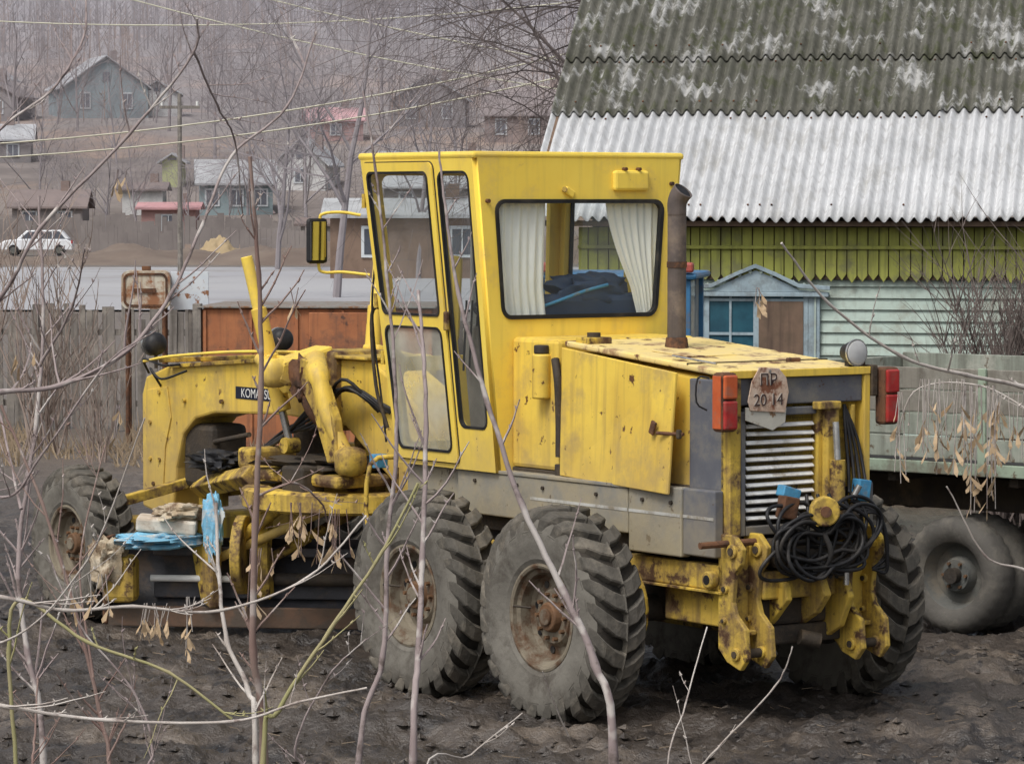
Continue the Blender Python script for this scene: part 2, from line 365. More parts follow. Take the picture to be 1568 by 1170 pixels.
V, F = [], []; sweep(V, F, [(-.003, .246, 3.356), (-.002, .242, 3.36)], .060, 24); mobj('exhaust_mouth', V, F, BLK, G)
# ---- cab
Z0, Z1 = 1.46, 3.60
hw = lambda z: .67 + .20 * (z - Z0) / 2.16
UR = 1.41
uf = lambda z: 2.63 + .17 * (z - Z0) / 2.16
su = lambda x, z: UR + (x) * (uf(z) - UR) / 1.4
def side(s): return lambda x, z, t: (s * (hw(z)) + t, su(x, z), z)
def rearf(off): return lambda x, z, t: (x * hw(z) / .87, UR + off + t, z)
def frontf(off): return lambda x, z, t: (x * hw(z) / .87, uf(z) + off + t, z)
def inset(args, d): x0, y0, x1, y1, r = args; return rrect(x0 + d, y0 + d, x1 - d, y1 - d, max(.01, r - d))
A_U, A_L, A_N = (.54, 2.51, 1.31, 3.50, .05), (.54, 1.57, 1.31, 2.43, .07), (.06, 1.75, .44, 3.50, .07)
for s, t in ((-1, 'l'), (1, 'r')):
    f = side(s)
    fpanel('cab_side_' + t, [(0, Z0), (1.4, Z0), (1.4, Z1), (0, Z1)], [rrect(*A_U), rrect(*A_L), rrect(*A_N)], .045, f, YELC, G)
    fo = lambda x, z, tt, f=f, s=s: tuple(Vector(f(x, z, tt)) + Vector((s * .032, 0, 0)))
    fpanel('cab_door_' + t, rrect(.48, 1.50, 1.365, 3.565, .05), [inset(A_U, -.004), inset(A_L, -.004)], .02, fo, YELC, G)
    fpanel('door_gap_' + t, rrect(.472, 1.492, 1.373, 3.573, .055), [rrect(.482, 1.502, 1.363, 3.563, .05)], .006, lambda x, z, tt, f=f, s=s: tuple(Vector(f(x, z, tt)) + Vector((s * .026, 0, 0))), DRK, G)
    fs = lambda x, z, tt, f=f, s=s: tuple(Vector(f(x, z, tt)) + Vector((s * .034, 0, 0)))
    for nm, ar, gm in (('upper', A_U, GLASS), ('lower', A_L, GLASSD), ('narrow', A_N, GLASS)):
        ff = fs if nm != 'narrow' else (lambda x, z, tt, f=f, s=s: tuple(Vector(f(x, z, tt)) + Vector((s * .012, 0, 0))))
        fpanel('seal_%s_%s' % (nm, t), inset(ar, -.004), [inset(ar, .013)], .030, ff, BLK, G)
        gpane('glass_%s_%s' % (nm, t), inset(ar, .008), ff, gm, G)
    for z in (3.3, 2.6, 2.2):
        p = Vector(f(1.385, z, 0)); cyl('door_hinge_%s_%d' % (t, int(z * 10)), p + Vector((s * .045, 0, -.05)), p + Vector((s * .045, 0, .05)), .016, YELD, G, n=10)
    p = Vector(f(.45, 2.48, 0)); box('door_handle_' + t, p + Vector((s * .05, 0, 0)), (.03, .04, .13), YELD, G)
RW = (-.735, 2.51, .735, 3.30, .075)
fpanel('cab_rear_panel', [(-.86, Z0), (.86, Z0), (.86, Z1), (-.86, Z1)], [rrect(*RW)], .045, rearf(0), YELC, G)
fpanel('rear_window_seal', inset(RW, -.012), [inset(RW, .016)], .04, rearf(-.014), BLK, G)
gpane('rear_window_glass', inset(RW, .012), rearf(-.01), GLASS, G)
FW = (-.75, 2.2, .75, 3.48, .07)
fpanel('cab_front_panel', [(-.86, Z0), (.86, Z0), (.86, Z1), (-.86, Z1)], [rrect(*FW), rrect(-.75, 1.6, -.2, 2.1, .05), rrect(.2, 1.6, .75, 2.1, .05)], .045, frontf(0), YELC, G)
gpane('front_window_glass', inset(FW, .0), frontf(0), GLASS, G)
box('front_centre_post', (.05, 2.76, 2.85), (.045, .03, 1.25), LIN, G)
def slab(name, z0, z1, g, m, bev):
    V = [(-.87 - g, UR - g, z0), (.87 + g, UR - g, z0), (.87 + g, uf(Z1) + g, z0), (-.87 - g, uf(Z1) + g, z0),
         (-.87 - g, UR - g, z1), (.87 + g, UR - g, z1), (.87 + g, uf(Z1) + g, z1), (-.87 - g, uf(Z1) + g, z1)]
    return mobj(name, V, BF, m, G, bevel=bev)
slab('cab_roof', 3.585, 3.635, .028, YELC, .02)
box2('cab_roof_lining', (-.8, UR + .04, 3.53), (.8, 2.72, 3.57), LIN, G)
box2('cab_floor', (-.64, UR + .03, 1.47), (.64, 2.6, 1.52), INT, G)
box2('cab_base', (-.62, 1.42, 1.22), (.62, 2.62, 1.455), GRY, G, .02)
box('roof_vent', (.42, UR - .035, 3.44), (.30, .05, .14), YELC, G, bevel=.02)
cyl('roof_vent_bolt1', (.36, UR - .07, 3.52), (.36, UR - .03, 3.52), .012, RUST, G); cyl('roof_vent_bolt2', (.48, UR - .07, 3.52), (.48, UR - .03, 3.52), .012, RUST, G)
cyl('lamp_bracket', (-.16, UR - .06, 3.38), (-.12, UR, 3.37), .018, YELD, G); box('lamp_bracket_plate', (-.10, UR - .03, 3.36), (.08, .03, .05), YELC, G, (0, .5, 0))
for x in (-.78, .78):
    cyl('rear_hook_%d' % (x > 0), (x, UR - .05, 3.42 if x > 0 else 3.30), (x, UR, 3.42 if x > 0 else 3.30), .014, RUST, G)
box('seat_back', (.10, 1.90, 2.36), (.50, .12, .50), SEAT, G, (-.12, 0, 0), .05)
box('seat_cushion', (.10, 2.10, 2.08), (.50, .46, .14), SEAT, G, None, .05)
box2('seat_pedestal', (-.2, 1.85, 1.5), (.24, 2.2, 2.02), INT, G)
box('steering_console', (0, 2.42, 1.95), (.36, .2, .95), INT, G, (-.15, 0, 0), .03)
box('control_tower', (-.46, 2.28, 2.62), (.11, .10, .60), YELC, G, (-.1, .12, 0), .03)
V, F = [], []; pts = []
for i in range(25):
    a = 2 * math.pi * i / 24; pts.append((.22 * math.cos(a), 2.30 + .2 * math.sin(a), 2.50 + .09 * math.sin(a)))
sweep(V, F, pts, .014, 8); mobj('steering_wheel', V, F, BLK, G, smooth=60)
for i in range(5): cyl('control_lever_%d' % i, (-.25 + .05 * i, 2.45, 2.1), (-.27 + .05 * i, 2.38, 2.6), .008, BLK, G, n=6)
box2('interior_rear_box', (-.25, 1.50, 2.2), (.65, 1.66, 2.66), SEAT, G, .05)
blob('interior_coat', (.22, 1.60, 2.68), (.30, .10, .10), SEAT, G, .5, 2.5, 4)
tube('interior_blue_pipe', [(-.3, 1.50, 2.56), (-.1, 1.48, 2.62), (.1, 1.47, 2.68), (.3, 1.48, 2.72)], .012, BLUE, G)
def curtain(name, xt0, xt1, xm0, xm1, xb0, xb1):
    V, F = [], []; nx, nz = 90, 16
    for j in range(nz + 1):
        q = j / nz; z = 3.285 - q * .79
        if q < .72: r = q / .72; a, b = xt0 + (xm0 - xt0) * r ** 1.4, xt1 + (xm1 - xt1) * r ** 1.4
        else: r = (q - .72) / .28; a, b = xm0 + (xb0 - xm0) * r, xm1 + (xb1 - xm1) * r
        for i in range(nx + 1):
            t = i / nx; V.append((a + (b - a) * t, 1.448 + .009 * math.sin(t * 44 + math.sin(q * 3)) + .005 * math.sin(t * 21 + q * 2), z))
    for j in range(nz):
        for i in range(nx): F.append((j * (nx + 1) + i, j * (nx + 1) + i + 1, (j + 1) * (nx + 1) + i + 1, (j + 1) * (nx + 1) + i))
    mobj(name, V, F, CURT, G, smooth=80)
curtain('curtain_left', -.73, -.25, -.71, -.27, -.69, -.25)
curtain('curtain_right', .26, .73, .48, .70, .54, .70)
cyl('curtain_rod', (-.74, 1.45, 3.295), (.74, 1.45, 3.295), .008, STEEL, G, n=6)
tube('mirror_bracket', [(-.90, 2.78, 3.20), (-1.0, 2.86, 3.22), (-1.12, 2.92, 3.21), (-1.14, 2.94, 3.15), (-1.15, 2.94, 2.86), (-1.12, 2.92, 2.80), (-1.0, 2.86, 2.80), (-.85, 2.74, 2.78)], .011, YELC, G, k=4)
box('mirror_housing', (-1.17, 2.93, 3.02), (.19, .05, .32), BLK, G, (0, 0, .25), .04)
box('mirror_face', (-1.175, 2.902, 3.02), (.15, .006, .27), mat('mirror_silver', (.5, .52, .52), None, 3, .05, metal=1), G, (0, 0, .25), .0)
tube('grab_rail', [(-.76, 2.68, 2.55), (-.82, 2.76, 2.5), (-.80, 2.74, 2.0), (-.74, 2.68, 1.7)], .014, DRK, G)
tube('cab_cable', [(-.80, 2.74, 2.9), (-.83, 2.74, 2.6), (-.80, 2.76, 2.3), (-.78, 2.72, 2.0), (-.74, 2.7, 1.6)], .008, BLK, G)
tube('cab_step', [(-.68, 2.62, 1.5), (-.9, 2.66, 1.45), (-.92, 2.66, 1.0), (-.92, 2.35, 1.0), (-.9, 2.32, 1.45)], .018, YELD, G, k=3)

# ---- rear end
box2('rear_void', (-.53, -.90, 1.1), (.53, -.86, 2.18), BLK, G, 0)
box2('rear_post_l', (-.575, -.985, 1.04), (-.485, -.89, 2.19), YELD, G)
box2('rear_post_r', (.525, -.985, 1.04), (.575, -.89, 2.19), YEL, G)
box2('rear_header', (-.482, -.965, 2.02), (.522, -.90, 2.19), GRYD, G)
box2('rear_hood_lip', (-.57, -.992, 2.192), (.57, -.972, 2.24), YEL, G, .004)
box2('grille_frame_l', (-.475, -.97, 1.2), (-.435, -.90, 1.98), GRYD, G); box2('grille_frame_r', (.15, -.97, 1.2), (.20, -.90, 1.98), YELD, G)
box2('grille_frame_t', (-.43, -.965, 1.95), (.145, -.90, 2.0), GRYD, G); box2('grille_frame_b', (-.43, -.965, 1.2), (.145, -.90, 1.26), GRYD, G)
for i in range(12):
    z = 1.305 + i * .053
    box('grille_slat_%d' % i, (-.14 + U(-.003, .003), -.94, z), (.55, .030, .012), SILV, G, (.75, U(-.012, .012), U(-.01, .01)), .003)
box2('rear_right_panel', (.205, -.93, 1.1), (.26, -.90, 2.0), GRYD, G)
box2('rear_right_pipe', (.44, -.96, 1.35), (.47, -.92, 2.0), YELD, G)
for s, v in (('l', -.63), ('r', .70)):
    box('tail_light_body_' + s, (v, -1.0, 2.05), (.125, .10, .37), RUST, G, None, .02)
    box('tail_light_lens_red_' + s, (v, -1.055, 1.97), (.105, .03, .18), REDL, G, None, .012)
    box('tail_light_lens_top_' + s, (v, -1.055, 2.145), (.105, .03, .15), REDL if s == 'r' else ORL, G, None, .012)
    box('tail_light_side_' + s, (v + (-.063 if s == 'l' else .063), -1.0, 2.05), (.008, .08, .33), REDL if s == 'r' else ORL, G, None, .002)
    cyl('tail_light_arm_' + s, (v * .85, -.96, 2.15), (v, -.97, 2.15), .02, DRK, G)
tube('lamp_guard', [(-.72, -.96, 2.2), (-.78, -.92, 2.2), (-.79, -.92, 2.05), (-.73, -.95, 2.0)], .006, BLK, G, k=3)
P = [(-.44, 1.99), (-.16, 1.97), (-.13, 2.10), (-.15, 2.19), (-.21, 2.25), (-.37, 2.26), (-.43, 2.17), (-.46, 2.05)]
prism('licence_plate', P, -1.02, -1.012, PLATE, G, .003, axis='y')
prism('plate_backing', [(-.47, 2.01), (-.47, 1.93), (-.25, 1.86), (-.15, 1.91), (-.14, 2.0)], -1.009, -1.002, mat('pale_sheet', (.6, .58, .5), None, 5, .7, rust=(.25, .15, .08), rlo=.55, rhi=.62), G, .002, axis='y')
PTX = mat('plate_text_dark', (.05, .035, .035), (.09, .05, .04), 12, .8); PTW = mat('plate_text_edge', (.66, .62, .55), None, 12, .8)
for tx, body, zz in (('top', 'ПР', 2.145), ('bottom', '20 14', 2.02)):
    for lay, mm, off, yy in (('edge', PTW, .006, -1.0222), ('face', PTX, 0, -1.0245)):
        cu = bpy.data.curves.new('plate_text', 'FONT'); cu.body = body; cu.size = .105; cu.align_x = 'CENTER'; cu.extrude = .0008
        o = bpy.data.objects.new('plate_text_%s_%s' % (tx, lay), cu); o.data.materials.append(mm); link(o, G)
        o.location = (-.297 - off * .6, yy, zz + off * .5); o.rotation_euler = (math.pi / 2, 0, 0)
cyl('plate_bolt', (-.29, -1.03, 2.235), (-.29, -1.0, 2.235), .010, STEEL, G, n=6)
cyl('work_lamp_body', (.47, -.86, 2.33), (.47, -.96, 2.33), .05, BLK, G, r2=.085)
cyl('work_lamp_ring', (.47, -.96, 2.33), (.47, -.975, 2.33), .088, STEEL, G)
cyl('work_lamp_reflector', (.47, -.965, 2.33), (.47, -.978, 2.33), .076, SILV, G)
cyl('work_lamp_glass', (.47, -.979, 2.33), (.47, -.992, 2.33), .078, GLASSL, G, r2=.05)
box('work_lamp_foot', (.47, -.9, 2.25), (.05, .05, .08), DRK, G)
box('hood_lug1', (.56, -.85, 2.24), (.06, .14, .07), RUST, G); box('hood_lug2', (.60, -.95, 2.15), (.05, .1, .2), DRK, G)
# hitch / ripper
for i, (a, b) in enumerate(((-.60, -.56), (-.40, -.36), (.34, .38), (.54, .58))):
    P = [(-.90, 1.22), (-.90, .50), (-.99, .42), (-1.12, .38), (-1.19, .46), (-1.17, .64), (-1.07, .72), (-1.04, .80), (-1.06, .98), (-1.12, 1.04), (-1.14, 1.14), (-1.05, 1.22)]
    prism('hitch_plate_%d' % i, P, a, b, YELD, G, .008)
    for (u, z, r) in ((-1.05, 1.12, .045), (-1.09, .48, .04), (-.98, .88, .03), (-.97, .68, .02)):
        cyl('hitch_boss_%d_%d' % (i, int(z * 100)), (a - .02, u, z), (b + .02, u, z), r, YELD, G, n=18, bevel=.005)
        cyl('hitch_pin_end_%d_%d' % (i, int(z * 100)), (a - .028, u, z), (a - .019, u, z), r * .55, DRK, G, n=12)
for i, (a, b) in enumerate(((-.56, -.40), (.38, .54))):
    box2('hitch_web_%d' % i, (a, -.96, .45), (b, -.92, 1.15), YELD, G)
    cyl('hitch_pin_%d' % i, (a, -1.09, .48), (b, -1.09, .48), .03, DRK, G)
    box('hitch_rib_%d' % i, ((a + b) / 2, -1.0, .60), (.15, .10, .03), YELD, G)
box2('hitch_crossbeam', (-.36, -1.06, .80), (.34, -.92, .98), YELD, G, .015)
box2('hitch_lower_beam', (-.36, -.98, .50), (.34, -.90, .62), DRK, G, .015)
box2('hitch_back_block', (-.30, -.97, .62), (.30, -.80, .80), DRK, G, .03)
prism('hitch_tongue', [(-.92, .98), (-1.15, .92), (-1.2, .82), (-1.1, .70), (-.92, .60)], .02, .08, YELD, G)
prism('hitch_tongue2', [(-.92, .92), (-1.15, .9), (-1.2, .8), (-1.1, .6), (-.92, .5)], .22, .27, YELD, G)
prism('hitch_tongue3', [(-.92, .95), (-1.12, .9), (-1.14, .8), (-1.0, .66), (-.92, .60)], -.24, -.19, YELD, G)
cyl('hitch_drum', (-.2, -1.08, 1.04), (.3, -1.08, 1.04), .09, DRK, G)
cyl('hitch_bolt', (-.06, -1.05, .55), (.06, -1.1, .52), .05, DRK, G)
box2('hitch_block', (-.30, -1.1, 1.0), (-.1, -.95, 1.18), DRK, G, .03)
box2('cylinder_tower', (.18, -1.03, 1.30), (.28, -.97, 2.03), YELD, G, .012)
box2('cylinder_tower_cap', (.10, -1.05, 1.98), (.28, -.97, 2.03), YELD, G)
cyl('lift_cylinder', (.22, -1.08, 1.2), (.22, -1.08, 1.66), .05, YELD, G)
cyl('lift_rod', (.22, -1.08, 1.66), (.22, -1.06, 1.9), .022, STEEL, G)
cyl('sheave', (-.06, -1.30, 1.36), (-.03, -1.24, 1.36), .095, YELD, G, bevel=.01); cyl('sheave_hub', (-.075, -1.325, 1.36), (-.04, -1.27, 1.36), .035, RUST, G)
cyl('sheave_arm', (-.04, -1.25, 1.36), (.18, -1.0, 1.38), .04, YELD, G)
box('blue_valve_l', (-.18, -1.08, 1.47), (.14, .08, .07), BLUE, G, (0, .3, 0)); box('blue_valve_r', (.40, -1.10, 1.46), (.10, .08, .14), BLUE, G, (0, .15, 0))
box('rust_valve', (-.22, -1.12, 1.38), (.12, .08, .14), RUST, G, (0, .2, 0))
blob('greasy_valve_body', (.30, -1.08, 1.26), (.10, .08, .10), DRK, G, .5, 3, 4)
cyl('steel_fitting', (.29, -1.15, 1.42), (.32, -1.18, 1.50), .02, STEEL, G)
cyl('rust_bar', (-.80, -.97, 1.16), (-.40, -1.02, 1.17), .022, RUST, G, n=10)
rng = random.Random(3)
for i in range(14):
    pts = []; cx, cz = -.02 + rng.uniform(-.07, .10), 1.18 + rng.uniform(-.07, .05); rx, rz = .38 + rng.uniform(-.12, .07), .16 + rng.uniform(-.06, .06)
    tl = rng.uniform(-.45, .35); yy = -1.20 + rng.uniform(-.06, .05)
    pinch = rng.uniform(.2, .55)
    for k in range(26):
        a = 2 * math.pi * k / 25; x = rx * math.cos(a); z = rz * math.sin(a) * (1 - pinch * math.exp(-(x / .12) ** 2)) - .03 * math.exp(-(x / .15) ** 2)
        pts.append((cx + x * math.cos(tl) - z * math.sin(tl), yy + .03 * math.sin(a * 2 + i), cz + x * math.sin(tl) + z * math.cos(tl)))
    tube('hose_loop_%d' % i, pts, .0125, BLK, G, k=2)
tube('hose_tie', [(-.04, -1.26, 1.22), (.0, -1.28, 1.10), (-.02, -1.24, 1.0), (-.08, -1.2, .98)], .018, BLK, G)
for i in range(5):
    tube('hose_drop_%d' % i, [(-.05 + .09 * i, -1.1, 1.45), (-.1 + .12 * i, -1.18, 1.3), (-.12 + .1 * i, -1.2, 1.1), (-.05 + .05 * i, -1.15, .92)], .012, BLK, G)
for i in range(4):
    tube('hose_up_%d' % i, [(.30 + .05 * i, -1.1, 1.45), (.36 + .04 * i, -1.02, 1.62), (.38 + .03 * i, -.97, 1.8), (.40, -.93, 2.0)], .011, BLK, G)
for i in range(3):
    tube('hose_side_%d' % i, [(.30, -1.12, 1.4 - .05 * i), (.47, -1.2, 1.3), (.58, -1.15, 1.05 - .05 * i), (.5, -1.1, .95)], .012, BLK, G)
cyl('steel_plug', (.18, -1.22, .88), (.18, -1.22, .96), .018, STEEL, G)
for s in (-1, 1):
    cyl('frame_ring_%d' % s, (s * .66, -.86, .93), (s * .60, -.86, .93), .055, YELD, G, bevel=.01); cyl('frame_ring_hole_%d' % s, (s * .664, -.86, .93), (s * .655, -.86, .93), .03, BLK, G)

# ---- front frame
P = [(2.45, .85), (2.45, 1.40), (2.85, 1.6), (3.35, 1.95), (3.75, 2.12), (4.7, 2.12), (6.6, 1.98), (6.78, 1.97), (7.15, 1.87), (7.22, 1.72), (7.22, .80), (6.72, .72), (6.66, 1.15),
     (6.55, 1.42), (6.35, 1.56), (6.05, 1.62), (5.0, 1.66), (4.1, 1.62), (3.55, 1.30), (3.0, .95)]
prism('gooseneck_beam', P, -.20, .20, YEL, G, .02)
for s in (-1, 1):
    prism('gooseneck_web_%d' % s, [(6.78, 1.80), (7.12, 1.76), (7.14, .95), (6.86, .92), (6.82, 1.3), (6.72, 1.55)], min(s * .20, s * .213), max(s * .20, s * .213), YEL, G, .004)
    prism('beam_edge_%d' % s, [(4.75, 2.09), (6.7, 1.955), (6.7, 1.985), (4.75, 2.125)], min(s * .20, s * .235), max(s * .20, s * .235), YELD, G, .004)
    for u, z in ((6.9, 1.75), (7.05, 1.5), (7.05, 1.2), (6.9, 1.2), (7.0, 1.0), (6.5, 1.7), (5.9, 1.72)):
        cyl('beam_bolt_%d_%d_%d' % (s, int(u * 100), int(z * 100)), (s * .205, u, z), (s * .228, u, z), .018, YELD, G, n=8)
box2('beam_top_plate', (-.26, 3.7, 2.125), (.26, 5.0, 2.15), YELD, G)
box2('front_axle_beam', (-.85, 6.52, .52), (.85, 6.76, .78), YELD, G, .04)
box2('steering_gear_block', (-.16, 6.15, 1.0), (.18, 6.62, 1.52), DRK, G, .05)
cyl('steering_gear_pipe', (-.18, 6.2, 1.2), (-.22, 5.6, 1.32), .035, DRK, G); cyl('steering_gear_pipe2', (-.12, 6.2, 1.38), (-.2, 5.5, 1.48), .02, DRK, G)
for s in (-1, 1):
    box2('knuckle_%d' % s, (min(s * .82, s * .95), 6.5, .42), (max(s * .82, s * .95), 6.78, .88), YELD, G, .03)
    cyl('tie_rod_%d' % s, (0, 6.40, .55), (s * .9, 6.42, .55), .03, DRK, G)
    box('wheel_lean_arm_%d' % s, (s * .5, 6.62, .95), (.8, .08, .08), YELD, G, (0, s * .2, 0))
box2('decal_plate', (-.2045, 5.06, 1.755), (-.2005, 5.70, 1.85), NAVY, G, 0)
cu = bpy.data.curves.new('decal_text', 'FONT'); cu.body = 'KOMATSU'; cu.size = .10; cu.extrude = .0006; cu.align_x = 'CENTER'; cu.align_y = 'CENTER'
o = bpy.data.objects.new('decal_text', cu); o.data.materials.append(WHT); link(o, G)
o.matrix_local = Matrix(((0, 0, -1, -.2065), (-1, 0, 0, 5.38), (0, 1, 0, 1.80), (0, 0, 0, 1)))
tube('lamp_rail', [(-.22, 4.4, 2.16), (-.3, 5.5, 2.13), (-.32, 6.5, 2.06), (-.3, 7.0, 2.0)], .012, YELC, G)
box2('lamp_crossbar', (-.30, 6.72, 2.0), (.9, 6.76, 2.04), YELD, G)
for nm, p in (('l', (-.20, 6.98, 2.14)), ('r', (.86, 6.74, 2.16))):
    blob('headlamp_shell_' + nm, p, (.095, .075, .095), BLK, G, .0); cyl('headlamp_ring_' + nm, (p[0], p[1] + .05, p[2]), (p[0], p[1] + .08, p[2]), .1, STEEL, G)
    cyl('headlamp_post_' + nm, (p[0], p[1], p[2] - .2), p, .014, DRK, G)
tube('front_hose', [(-.2, 6.9, 1.8), (-.35, 6.8, 1.95), (-.42, 6.5, 1.88), (-.3, 6.3, 1.95)], .01, BLK, G)
tube('front_hose2', [(-.2, 7.1, 1.9), (-.3, 7.0, 2.02), (-.3, 6.7, 1.98), (-.25, 6.5, 1.99)], .01, BLK, G)
# saddle + lift cylinders
box2('saddle', (-.27, 4.15, 1.58), (.27, 4.55, 2.18), YELD, G, .03)
for s in (-1, 1):
    prism('lift_arm_%d' % s, [(s * .2, 2.22), (s * .66, 2.10), (s * .70, 1.96), (s * .60, 1.92), (s * .2, 1.98)], 4.25, 4.5, YEL, G, .03, axis='y')
    top = Vector((s * .60, 4.86, 2.88)); bot = Vector((s * .36, 4.68, 1.58)); d = (bot - top)
    cyl('lift_cyl_tail_%d' % s, top, top + d * .32, .045, YELC, G, bevel=.006)
    cyl('lift_cyl_upper_%d' % s, top + d * .30, top + d * .60, .060, YEL, G, bevel=.008)
    cyl('lift_cyl_lower_%d' % s, top + d * .57, top + d * .90, .070, YEL, G, bevel=.01)
    cyl('lift_cyl_rod_%d' % s, top + d * .88, top + d * 1.12, .03, STEEL, G)
    cyl('lift_cyl_eye_%d' % s, top + d * 1.10 - Vector((.06, 0, 0)), top + d * 1.10 + Vector((.06, 0, 0)), .06, YELD, G)
    blob('lift_ball_%d' % s, (s * .66, 4.36, 2.02), (.11, .11, .11), YEL, G, .05)
    cyl('lift_trunnion_%d' % s, (s * .5, 4.82, 2.1), (s * .66, 4.4, 2.05), .05, YEL, G)
    prism('lift_gusset_%d' % s, [(4.1, 2.12), (4.9, 2.14), (5.0, 2.05), (4.6, 1.85), (4.1, 1.9)], min(s * .40, s * .44), max(s * .40, s * .44), YEL, G)
tube('shift_link', [(-.46, 4.1, 2.12), (-.55, 3.9, 2.0), (-.55, 3.75, 1.7), (-.5, 3.62, 1.45)], [.085] * 7 + [.07] * 6 + [.06] * 6, YEL, G)
prism('shift_link_web', [(4.12, 2.14), (3.9, 2.1), (3.66, 1.7), (3.6, 1.4), (3.75, 1.38), (3.95, 1.75), (4.15, 1.95)], -.58, -.50, YELD, G)
tube('link_rust', [(-.42, 4.35, 2.1), (-.50, 4.2, 1.95), (-.48, 4.1, 1.75), (-.35, 4.05, 1.6)], .06, RUST, G)
blob('rusty_joint', (-.50, 4.18, 1.98), (.10, .12, .14), RUST, G, .5, 3, 2)
blob('shift_ball', (-.50, 3.55, 1.40), (.11, .11, .11), YELD, G, .08)
cyl('shift_cylinder', (-.50, 3.6, 1.42), (.2, 4.3, 1.25), .05, YELD, G)
box('valve_blue', (-.45, 3.25, 1.42), (.10, .10, .10), BLUE, G)
for i in range(7):
    a = rng.uniform(-.1, .1)
    tube('beam_hose_%d' % i, [(-.22, 3.3 + .05 * i, 1.75), (-.3 - .02 * i, 3.8, 1.9 + a), (-.34, 4.2 + a, 1.85 - .04 * i), (-.32 + a, 4.8, 1.5 + a), (-.2, 5.3, 1.38), (-.1 + a, 5.6, 1.3)], .013, BLK, G)
# drawbar + circle
for s in (-1, 1):
    V, F = [], []; a, b = Vector((s * .10, 6.45, 1.0)), Vector((s * .62, 4.75, 1.22))
    sweep(V, F, [a, b], .09, 4); mobj('drawbar_arm_%d' % s, V, F, YELD, G, bevel=.01)
    cyl('blade_tilt_cyl_%d' % s, (s * .35, 4.3, 1.2), (s * .7, 4.9, .7), .045, YELD, G); cyl('blade_diag_%d' % s, (s * .75, 5.15, .55), (s * .30, 3.7, 1.14), .035, YEL, G)
box2('drawbar_plate', (-.62, 3.55, 1.20), (.62, 4.95, 1.29), YELD, G, .03)
box2('drawbar_front_bridge', (-.55, 4.9, 1.26), (.55, 5.1, 1.42), YELD, G, .03)
box2('circle_shoe', (-.70, 3.9, 1.10), (-.50, 4.2, 1.34), DRK, G, .02)
blob('grease_heap', (-.25, 4.2, 1.32), (.35, .5, .06), DRK, G, .6, 3, 1)
cyl('circle_motor', (.0, 4.9, 1.25), (.0, 4.9, 1.55), .14, DRK, G)
cyl('drawbar_ball', (0, 6.4, .85), (0, 6.4, 1.1), .12, YELD, G)
V, F = [], []; n = 72
prof = [(.66, 1.02), (.66, 1.16), (.84, 1.16), (.87, 1.14), (.87, 1.02), (.84, 1.0)]
for i in range(n):
    a = 2 * math.pi * i / n
    for r, z in prof: V.append((r * math.cos(a), 4.25 + r * math.sin(a), z))
for i in range(n):
    for q in range(6): F.append((i * 6 + q, i * 6 + (q + 1) % 6, ((i + 1) % n) * 6 + (q + 1) % 6, ((i + 1) % n) * 6 + q))
mobj('circle_ring', V, F, YELD, G, smooth=40)
BL = Matrix.Translation((.08, 4.52, 0)) @ Matrix.Rotation(math.radians(-42.5), 4, 'Z')
V, F = [], []; prof = []
for i in range(13):
    q = i / 12; a = math.radians(-60 + 110 * q); prof.append((-.30 + .40 * math.cos(a), .42 + .36 * math.sin(a)))
loop = prof + [(y + .022, z) for y, z in prof[::-1]]
for x in (-1.85, 1.85):
    for y, z in loop: V.append(BL @ Vector((x, y, z + .03)))
m_ = len(loop); F = [tuple(range(m_)), tuple(range(2 * m_ - 1, m_ - 1, -1))] + [(i, i + m_, (i + 1) % m_ + m_, (i + 1) % m_) for i in range(m_)]
mobj('mouldboard', V, F, BLADE, G, smooth=50)
def bbox(name, c, s, m, bev=.01, rot=None):
    return mobj(name, [BL @ v for v in boxv(c, s, rot)], BF, m, G, bevel=bev)
bbox('cutting_edge', (0, -.16, .13), (3.72, .03, .16), mat('muddy_rusty_edge', (.15, .09, .06), (.10, .07, .05), 4, .8, bump=.3, dirt=(.09, .07, .055), dlo=.45, dhi=.58, dscale=5))
bbox('blade_rail_top', (0, -.02, .62), (3.0, .09, .07), BLADE)
bbox('blade_rail_low', (0, .0, .32), (3.0, .09, .12), BLADE)
cyl('blade_shift_rod', BL @ Vector((-1.50, -.14, .42)), BL @ Vector((-.5, -.14, .42)), .026, WHT, G)
cyl('blade_shift_cyl', BL @ Vector((-.55, -.12, .42)), BL @ Vector((.9, -.12, .42)), .05, DRK, G)
for x in (-1.85, 1.85): bbox('blade_end_%d' % (x > 0), (x, -.05, .40), (.04, .28, .66), RUST)
bbox('blade_end_block', (-1.72, -.2, .42), (.26, .2, .36), YELD, .05)
for x in (-.62, .62):
    V = []; F = []
    sweep(V, F, [BL @ Vector(p) for p in smoothpts([(x, .25, 1.1), (x, -.12, .95), (x, -.25, .65), (x, -.15, .3)], 4)], .085, 8); mobj('blade_arm_%d' % (x > 0), V, F, YELD, G, smooth=40)
    cyl('blade_strut_%d' % (x > 0), BL @ Vector((x, -.2, .55)), BL @ Vector((x * .3 + .5, .35, 1.08)), .04, YELD, G)
cyl('blade_pivot_disc', BL @ Vector((-.80, -.26, .62)), BL @ Vector((-.72, -.26, .62)), .30, YELD, G, n=32, bevel=.01)
prism('blade_carrier', [(5.0, 1.05), (5.2, .95), (5.28, .6), (5.15, .25), (5.0, .2), (4.98, .6)], -.85, -.75, YELD, G, .02)
TAN = mat('load_cloth', (.42, .33, .22), (.5, .44, .34), 8, .9, bump=.5, dirt=(.2, .14, .09), dlo=.5, dhi=.6, dscale=7)
PALE = mat('load_pale', (.66, .62, .54), (.5, .42, .33), 7, .8, bump=.3, dirt=(.3, .2, .13), dlo=.55, dhi=.65)
